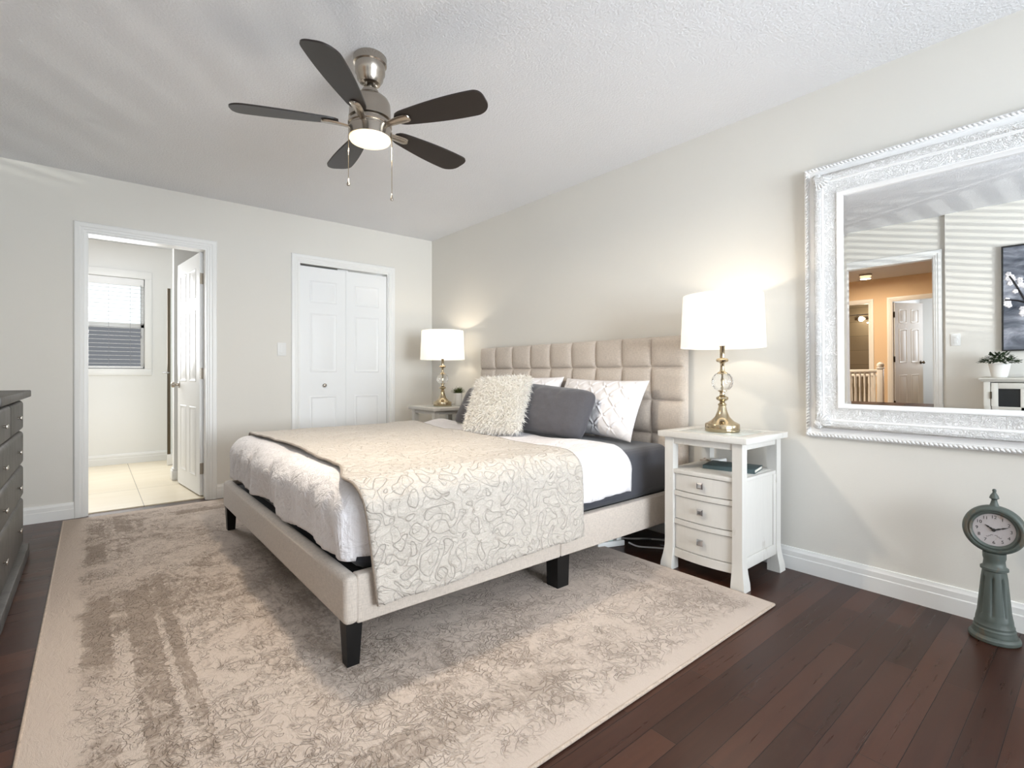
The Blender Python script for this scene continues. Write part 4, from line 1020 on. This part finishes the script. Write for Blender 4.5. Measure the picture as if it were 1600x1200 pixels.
# ------------------------------------------------------------------ table lamps
def make_lamp():
    r = thing('table_lamp', 'lit table lamp with a crystal ball stem on the near nightstand', 'lamp', (-0.275, -3.385, NSZ), group='matching table lamps')
    b1 = bmesh.new()
    lathe(b1, [(0, 0), (0.083, 0), (0.085, 0.003), (0.085, 0.036), (0.082, 0.040), (0.076, 0.043), (0.056, 0.054), (0.036, 0.075), (0.024, 0.105), (0.018, 0.132), (0.021, 0.135), (0.022, 0.140), (0.016, 0.145), (0.012, 0.152), (0.016, 0.157), (0.028, 0.164), (0.031, 0.171), (0.028, 0.178), (0.016, 0.184), (0.012, 0.190), (0.013, 0.203), (0.022, 0.208), (0.022, 0.212)], 40, close_ends=False); o1 = obj('base', b1, 'brass', r, 40)
    b1 = bmesh.new(); lathe(b1, [(0.0, 0.210), (0.02, 0.211), (0.038, 0.219), (0.050, 0.236), (0.054, 0.256), (0.049, 0.279), (0.036, 0.297), (0.022, 0.303), (0, 0.304)], 36); g = obj('crystal_ball', b1, 'crystal', r, 60); g['label'] = 'clear crackled glass ball'
    b1 = bmesh.new(); lathe(b1, [(0.030, 0.296), (0.026, 0.303), (0.013, 0.312), (0.010, 0.325), (0.010, 0.352), (0.014, 0.357), (0.028, 0.362), (0.031, 0.370), (0.027, 0.378), (0.012, 0.383), (0.012, 0.44), (0.016, 0.445), (0.016, 0.50), (0, 0.505)], 28, close_ends=False)
    lathe(b1, [(0.004, 0.2), (0.004, 0.31)], 8); obj('stem', b1, 'brass', r, 40)
    # shade: open drum
    b1 = bmesh.new(); R0, R1, Z0, Z1 = 0.207, 0.195, 0.434, 0.706; Sg = 64
    rings = []
    for (rd, z) in ((R0, Z0), (R0 - 0.0003, Z0 + 0.012), (R1, Z1), (R1 - 0.003, Z1), (R0 - 0.003, Z0), (R0, Z0)): rings.append((rd, z))
    lathe(b1, rings, Sg, close_ends=False); bmesh.ops.remove_doubles(b1, verts=b1.verts[:], dist=1e-5); obj('shade', b1, 'shade', r, 50)
    b1 = bmesh.new()
    for a in (0, 2 * pi / 3, 4 * pi / 3): tube(b1, [(0.012 * cos(a), 0.012 * sin(a), Z1 - 0.03), ((R1 - 0.004) * cos(a), (R1 - 0.004) * sin(a), Z1 - 0.006)], 0.002, 6)
    tube(b1, [(0, 0, 0.5), (0, 0, Z1 - 0.02)], 0.003, 6)
    obj('shade_spider', b1, 'nickel', r, 60)
    b1 = bmesh.new(); lathe(b1, [(0.013, 0.50), (0.016, 0.52), (0.030, 0.555), (0.030, 0.575), (0.018, 0.598), (0, 0.604)], 20); obj('bulb', b1, 'bulb', r, 60)
    b1 = bmesh.new(); tube(b1, smooth_path([(0.086, 0.0, 0.008), (0.11, -0.02, 0.012), (0.13, -0.025, 0.006), (0.16, -0.01, 0.004), (0.20, 0.02, 0.003)], 6), 0.003, 8); obj('cord', b1, 'cord', r, 60)
    return r
lp = make_lamp()
lp2 = copy_tree(lp); lp2.location = (-0.275, -0.655, NSZ); lp2['label'] = 'lit table lamp with a crystal ball stem in the far corner'
WARM = (1.0, 0.86, 0.68)
for y in (-3.385, -0.655): point('table_lamp_light', (-0.275, y, NSZ + 0.60), 6.5, WARM, 0.03)

# on the nightstands
bk = thing('book', 'slate teal hardback book on the nightstand shelf', 'book', (-0.255, -3.43, 0.5225), (0, 0, R_(12)))
b1 = bmesh.new(); box(b1, -0.085, 0.085, -0.125, 0.125, 0.0, 0.003, 0.001); box(b1, -0.085, 0.085, -0.125, 0.125, 0.017, 0.020, 0.001); box(b1, -0.085, -0.081, -0.125, 0.125, 0.002, 0.018); obj('cover', b1, 'bookcover', bk)
b1 = bmesh.new(); box(b1, -0.081, 0.081, -0.121, 0.121, 0.003, 0.017); obj('pages', b1, 'paper', bk)
b1 = bmesh.new(); box(b1, -0.045, 0.045, -0.024, 0.024, 0.0, 0.022, 0.006, 3); o_ = tag(obj('charger_box', b1, 'plastic', None, 40), 'small white plastic box at the back of the nightstand shelf', 'charger'); o_.location = (-0.13, -3.29, 0.5225)
b1 = bmesh.new(); tube(b1, smooth_path([(0, 0, 0.006), (0.02, 0.03, 0.006), (-0.01, 0.05, 0.006), (-0.03, 0.03, 0.01), (0, 0.02, 0.014), (0.02, 0.045, 0.012)], 6), 0.0035, 8); o_ = tag(obj('cable', b1, 'rugedge', None, 60), 'small beige coiled cable on the nightstand shelf', 'cable'); o_.location = (-0.155, -3.25, 0.5225)
sp = thing('succulent', 'small spiky succulent in a white pot beside the far lamp', 'plant', (-0.13, -0.70, NSZ))
b1 = bmesh.new(); lathe(b1, [(0, 0), (0.03, 0), (0.034, 0.01), (0.038, 0.12), (0.034, 0.12), (0.032, 0.108), (0, 0.108)], 24, close_ends=False); obj('pot', b1, 'ceramic', sp, 50)
b1 = bmesh.new(); rr = random.Random(9)
for k in range(70):
    a = k * 2.39996; el = 0.15 + 1.2 * (k / 70); d = Vector((cos(a) * cos(el), sin(a) * cos(el), sin(el)))
    leafquad(b1, Vector((cos(a) * 0.012, sin(a) * 0.012, 0.11)), d, Vector((0, 0, 1)), rr.uniform(0.05, 0.075), 0.014, -0.15)
obj('leaves', b1, 'succulent', sp, 180, recalc=False)

# cables and power strip under the bed
ps = thing('power_strip', 'white power strip on the floor under the bed edge', 'power strip', (-0.46, -2.79, 0.0), (0, 0, R_(-20)))
b1 = bmesh.new(); box(b1, -0.09, 0.09, -0.025, 0.025, 0, 0.034, 0.006); obj('body', b1, 'plastic', ps)
for k, mm in ((-1, 'plastic'), (0, 'tealplastic'), (1, 'plastic')):
    b1 = bmesh.new(); box(b1, k * 0.055 - 0.017, k * 0.055 + 0.017, -0.017, 0.017, 0.034, 0.06, 0.004); obj('plug', b1, mm, ps)
def cable(label, pts, rad=0.004, mat='plastic'):
    b1 = bmesh.new(); tube(b1, smooth_path(pts, 8), rad, 8); return tag(obj('cable', b1, mat, None, 60), label, 'cable')
zc = 0.006
cable('white cable looping widely out of the power strip', [(-0.37, -2.86, 0.02), (-0.35, -2.91, zc), (-0.30, -2.98, zc), (-0.24, -3.05, zc), (-0.16, -3.05, zc), (-0.14, -2.95, zc), (-0.2, -2.86, zc), (-0.3, -2.80, zc + 0.008), (-0.36, -2.72, zc + 0.012)], 0.005)
cable('thin white cable running under the near nightstand', [(-0.38, -2.70, 0.03), (-0.28, -2.8, zc), (-0.16, -2.9, zc), (-0.07, -2.98, zc), (-0.06, -3.08, zc), (-0.13, -3.14, zc), (-0.2, -3.11, zc + 0.009), (-0.26, -3.0, zc + 0.012)], 0.0035, 'cord')

# ------------------------------------------------------------------ ceiling fan
fan = thing('ceiling_fan', 'brushed nickel ceiling fan with five dark blades and a lit light', 'ceiling fan', (-1.838, -2.548, H))
fz = -H
b1 = bmesh.new(); lathe(b1, [(0.0, 0), (0.068, 0), (0.073, -0.006), (0.073, -0.036), (0.066, -0.040), (0.065, -0.076), (0.060, -0.082), (0.056, -0.104), (0.044, -0.122), (0.030, -0.126), (0.022, -0.118), (0, -0.118)], 40, close_ends=False); obj('canopy', b1, 'nickel', fan, 40)
b1 = bmesh.new(); lathe(b1, [(0.0135, -0.118), (0.0135, -0.165)], 18); lathe(b1, [(0.019, -0.145), (0.019, -0.165)], 18); obj('downrod', b1, 'nickel', fan, 40)
b1 = bmesh.new(); lathe(b1, [(0, -0.152), (0.036, -0.152), (0.038, -0.168), (0.060, -0.178), (0.079, -0.194), (0.088, -0.212), (0.090, -0.235), (0.091, -0.272), (0.093, -0.276), (0.093, -0.284), (0.083, -0.288), (0.083, -0.296), (0, -0.296)], 48, close_ends=False); obj('motor_housing', b1, 'nickel', fan, 40)
b1 = bmesh.new(); lathe(b1, [(0, -0.296), (0.093, -0.298), (0.096, -0.302), (0.096, -0.312), (0.090, -0.316), (0.090, -0.322), (0.094, -0.326), (0.094, -0.368), (0, -0.368)], 48, close_ends=False); obj('light_ring', b1, 'nickel', fan, 40)
b1 = bmesh.new(); lathe(b1, [(0, -0.366), (0.090, -0.367), (0.091, -0.373), (0.087, -0.380), (0.072, -0.385), (0.045, -0.388), (0, -0.389)], 48, close_ends=False); g = obj('light_glass', b1, 'fanglow', fan, 60); g['label'] = 'glowing frosted glass'
BZ = -0.305
for k in range(5):
    a = R_(-60.5 + 72 * k)
    Mb = Matrix.Rotation(a, 4, 'Z') @ Matrix.Translation((0, 0, BZ)) @ Matrix.Rotation(R_(-11), 4, 'X')
    b1 = bmesh.new(); top, bot = [], []
    K = 60; up_, lo_ = [], []
    for i in range(K + 1):
        t = 1 - (1 - i / K) ** 1.6; x = 0.135 + 0.435 * t
        base_w = 0.036 + 0.033 * sin(pi * t * 0.62); wu = wl = base_w
        if t > 0.84: q = (t - 0.84) / 0.16; wu = base_w * (0.12 + 0.88 * max(0, 1 - q ** 2.0) ** 0.5); wl = base_w * (0.30 + 0.70 * max(0, 1 - q ** 5.0) ** 0.5)
        if t < 0.1: q = 1 - t / 0.1; wu *= 0.45 + 0.55 * (1 - q * q) ** 0.5; wl *= 0.45 + 0.55 * (1 - q * q) ** 0.5
        up_.append((x, wu)); lo_.append((x, -wl))
    outline = up_ + lo_[::-1]
    A = [b1.verts.new((x, y, 0.0035)) for x, y in outline]; B = [b1.verts.new((x, y, -0.0035)) for x, y in outline]
    b1.faces.new(A); b1.faces.new(B[::-1])
    for i in range(len(A)): j = (i + 1) % len(A); b1.faces.new((A[j], A[i], B[i], B[j]))
    xform(b1, b1.verts[:], Mb); bl_ = obj('blade', b1, 'blade', fan, 30)
    b1 = bmesh.new(); pts = []
    for i in range(15):
        t = i / 14; x = 0.085 + 0.125 * t; hw = 0.014 + 0.010 * sin(pi * t * 0.7)
        if t > 0.85: hw *= math.sqrt(max(0.05, 1 - ((t - 0.85) / 0.15) ** 2))
        zz = -0.006 - 0.010 * (1 - t) ** 2
        pts.append((x, hw, zz))
    for x, hw, zz in pts: pass
    Lr = [[b1.verts.new((x, s * hw * f_, zz + dz)) for s, f_, dz in ((-1, 1, 0.0), (-1, 0.7, -0.006), (1, 0.7, -0.006), (1, 1, 0.0))] for x, hw, zz in pts]
    for P, Q in zip(Lr, Lr[1:]):
        for i in range(4): b1.faces.new((P[i], P[(i + 1) % 4], Q[(i + 1) % 4], Q[i]))
    b1.faces.new(Lr[0][::-1]); b1.faces.new(Lr[-1]); xform(b1, b1.verts[:], Mb); obj('bracket', b1, 'nickel', bl_, 50)
for (dx, dy, L) in ((-0.0715, 0.0597, 0.24), (0.0715, -0.0597, 0.308)):
    z0 = -0.34
    b1 = bmesh.new(); tube(b1, [(dx * 1.05, dy * 1.05, z0), (dx * 1.05, dy * 1.05, z0 - L + 0.03)], 0.0014, 6); pc = obj('pull_chain', b1, 'brass', fan, 60)
    b1 = bmesh.new(); lathe(b1, [(0.0, 0.034), (0.002, 0.03), (0.0035, 0.018), (0.0075, 0.009), (0.0065, 0.002), (0, 0)], 14, Matrix.Translation((dx * 1.05, dy * 1.05, z0 - L))); obj('chain_pendant', b1, 'nickel', pc, 60)
fl_ = area('fan_light', (-1.838, -2.548, H - 0.392), (-1.838, -2.548, 0), 0.125, 0.125, 28.0, (1.0, 0.87, 0.70)); fl_.data.shape = 'DISK'

# ------------------------------------------------------------------ dresser (left edge)
ds = thing('dresser', 'charcoal grey dresser at the left edge of the room', 'dresser', (-3.37, -1.365, 0))
dx0, dx1, dy0, dy1 = -0.29, 0.245, -0.55, 0.55
b1 = bmesh.new(); box(b1, dx0, dx1, dy0, dy1, 0.06, 0.885, 0.004); obj('case', b1, 'dresser', ds)
b1 = bmesh.new(); box(b1, dx0 - 0.005, dx1 + 0.06, dy0 - 0.05, dy1 + 0.05, 0.885, 0.922, 0.005); box(b1, dx0, dx1 + 0.03, dy0 - 0.02, dy1 + 0.02, 0.872, 0.885, 0.004); obj('top', b1, 'dresser', ds)
b1 = bmesh.new(); box(b1, dx0, dx1 + 0.055, dy0 - 0.03, dy1 + 0.03, 0.0, 0.065, 0.006); obj('plinth', b1, 'dresser', ds)
def dhandle(parent, y, z):
    b1 = bmesh.new(); X = dx1 + 0.034
    lathe(b1, [(0.005, 0), (0.005, 0.016)], 10, Matrix.Translation((X - 0.006, y, z)) @ Matrix.Rotation(pi / 2, 4, 'Y'))
    box(b1, X + 0.008, X + 0.014, y - 0.026, y + 0.026, z - 0.008, z + 0.008, 0.002); obj('knob', b1, 'nickel', parent)
def ddrawer(y0, y1, z0, z1, hs):
    b1 = bmesh.new(); box(b1, dx1 - 0.012, dx1 + 0.032, y0, y1, z0, z1, 0.02, 4); d = obj('drawer', b1, 'dresser', ds, 50)
    for y in hs: dhandle(d, y, (z0 + z1) / 2)
for (y0, y1) in ((0.005, 0.555), (-0.555, -0.005)): ddrawer(y0, y1, 0.705, 0.868, ((y0 + y1) / 2,))
for (z0, z1) in ((0.518, 0.700), (0.338, 0.513), (0.075, 0.333)): ddrawer(-0.555, 0.555, z0, z1, (0.28, -0.28))

# ------------------------------------------------------------------ pedestal clock
ck = thing('pedestal_clock', 'small verdigris pillar clock standing on the floor against the baseboard', 'clock', (-0.15, -4.402, 0))
b1 = bmesh.new(); lathe(b1, [(0.0000, 0), (0.0708, 0), (0.0747, 0.004), (0.0747, 0.014), (0.0693, 0.022), (0.0639, 0.024), (0.0639, 0.030), (0.0616, 0.036), (0.0616, 0.044), (0.0585, 0.050), (0.0585, 0.058), (0.0554, 0.064), (0.0539, 0.080)], 40, close_ends=False); obj('base', b1, 'verdigris', ck, 22)
b1 = bmesh.new(); Sg = 80; rings = []
for (r, z, fl_) in ((0.070, 0.078, 0), (0.066, 0.095, 0), (0.0645, 0.102, 1), (0.05, 0.235, 1), (0.048, 0.245, 0), (0.045, 0.262, 0), (0.053, 0.266, 0), (0.053, 0.274, 0), (0.043, 0.280, 0), (0.040, 0.300, 0), (0.044, 0.312, 0), (0.044, 0.33, 0)):
    ring = []
    for i in range(Sg):
        a = 2 * pi * i / Sg; rr_ = 0.77 * r - (0.0075 * max(0, cos(a * 8)) ** 3 if fl_ else 0); ring.append(b1.verts.new((rr_ * cos(a), rr_ * sin(a), z)))
    rings.append(ring)
for A, B in zip(rings, rings[1:]):
    for i in range(Sg): j = (i + 1) % Sg; b1.faces.new((A[i], A[j], B[j], B[i]))
b1.faces.new(rings[-1]); obj('pillar', b1, 'verdigris', ck, 50)
MC = Matrix.Translation((0.0, 0, 0.418)) @ Matrix.Rotation(-pi / 2, 4, 'Y')   # local +z -> world -x
b1 = bmesh.new(); lathe(b1, [(0, -0.028), (0.080, -0.028), (0.088, -0.020), (0.092, -0.006), (0.091, 0.014), (0.086, 0.024), (0.080, 0.027), (0.075, 0.026), (0.074, 0.020), (0.068, 0.022), (0.063, 0.018), (0.060, 0.010), (0, 0.010)], 56, MC, close_ends=False); obj('case', b1, 'verdigris', ck, 40)
b1 = bmesh.new(); lathe(b1, [(0.0, 0.0105), (0.0605, 0.0105), (0.0605, 0.012), (0, 0.012)], 48, MC, close_ends=False); fc = obj('dial', b1, 'clockface', ck, 30); fc['label'] = 'cream dial'
def on_dial(u, v, h): return (-0.012 - h, -u, 0.418 + v)
# viewed from -x: right is -y
tmp = bmesh.new()
for k in range(1, 13):
    cu = bpy.data.curves.new('numeral', 'FONT'); cu.body = str(k); cu.size = 0.017; cu.align_x = 'CENTER'; cu.align_y = 'CENTER'; cu.extrude = 0.0002
    to = bpy.data.objects.new('numeral', cu); COL.objects.link(to); bpy.context.view_layer.update()
    me_ = bpy.data.meshes.new_from_object(to.evaluated_get(bpy.context.evaluated_depsgraph_get()))
    a = R_(90 - 30 * k); u, v = 0.048 * cos(a), 0.048 * sin(a)
    b2 = bmesh.new(); b2.from_mesh(me_)
    for vv in b2.verts: vv.co = Vector(on_dial(u + vv.co.x, v + vv.co.y, 0.0003 + vv.co.z))
    m2 = bpy.data.meshes.new('tmp'); b2.to_mesh(m2); b2.free(); tmp.from_mesh(m2)
    bpy.data.objects.remove(to); bpy.data.meshes.remove(me_); bpy.data.meshes.remove(m2); bpy.data.curves.remove(cu)
for k in range(3):   # small decorative ticks in the middle of the dial
    for s in (-1, 1):
        M = Matrix.Translation(on_dial(s * 0.006 * (k + 1), -0.02 - 0.004 * k, 0.0003)) ; box(tmp, -0.0002, 0.0002, -0.004, 0.004, -0.0006, 0.0006, M=M)
obj('numerals', tmp, 'ink', fc, 0)
def hand(name, ang, L, wd):
    b1 = bmesh.new(); a = R_(ang); d = (cos(a), sin(a)); s = (-sin(a), cos(a)); P = []
    for t, ww in ((-0.15, 0.4), (0, 0.7), (0.35, 1.0), (0.5, 0.5), (0.62, 0.9), (1.0, 0.1)):
        P.append([b1.verts.new(on_dial(d[0] * L * t + s[0] * wd * ww * q, d[1] * L * t + s[1] * wd * ww * q, h)) for q, h in ((-1, 0.002), (1, 0.002), (1, 0.003), (-1, 0.003))])
    for A, B in zip(P, P[1:]):
        for i in range(4): b1.faces.new((A[i], A[(i + 1) % 4], B[(i + 1) % 4], B[i]))
    b1.faces.new(P[0][::-1]); b1.faces.new(P[-1]); obj(name, b1, 'ink', fc, 0)
hand('hour_hand', 146, 0.030, 0.0035); hand('minute_hand', 22, 0.044, 0.003)
b1 = bmesh.new(); lathe(b1, [(0.006, 0.013), (0.006, 0.017), (0, 0.018)], 16, MC); obj('hand_hub', b1, 'ink', fc, 30)
b1 = bmesh.new(); lathe(b1, [(0.016, 0.503), (0.011, 0.518), (0.008, 0.530), (0.009, 0.533), (0.0145, 0.537), (0.012, 0.547), (0.006, 0.557), (0.005, 0.561), (0.0065, 0.565), (0.005, 0.571), (0, 0.573)], 24); obj('finial', b1, 'verdigris', ck, 40)
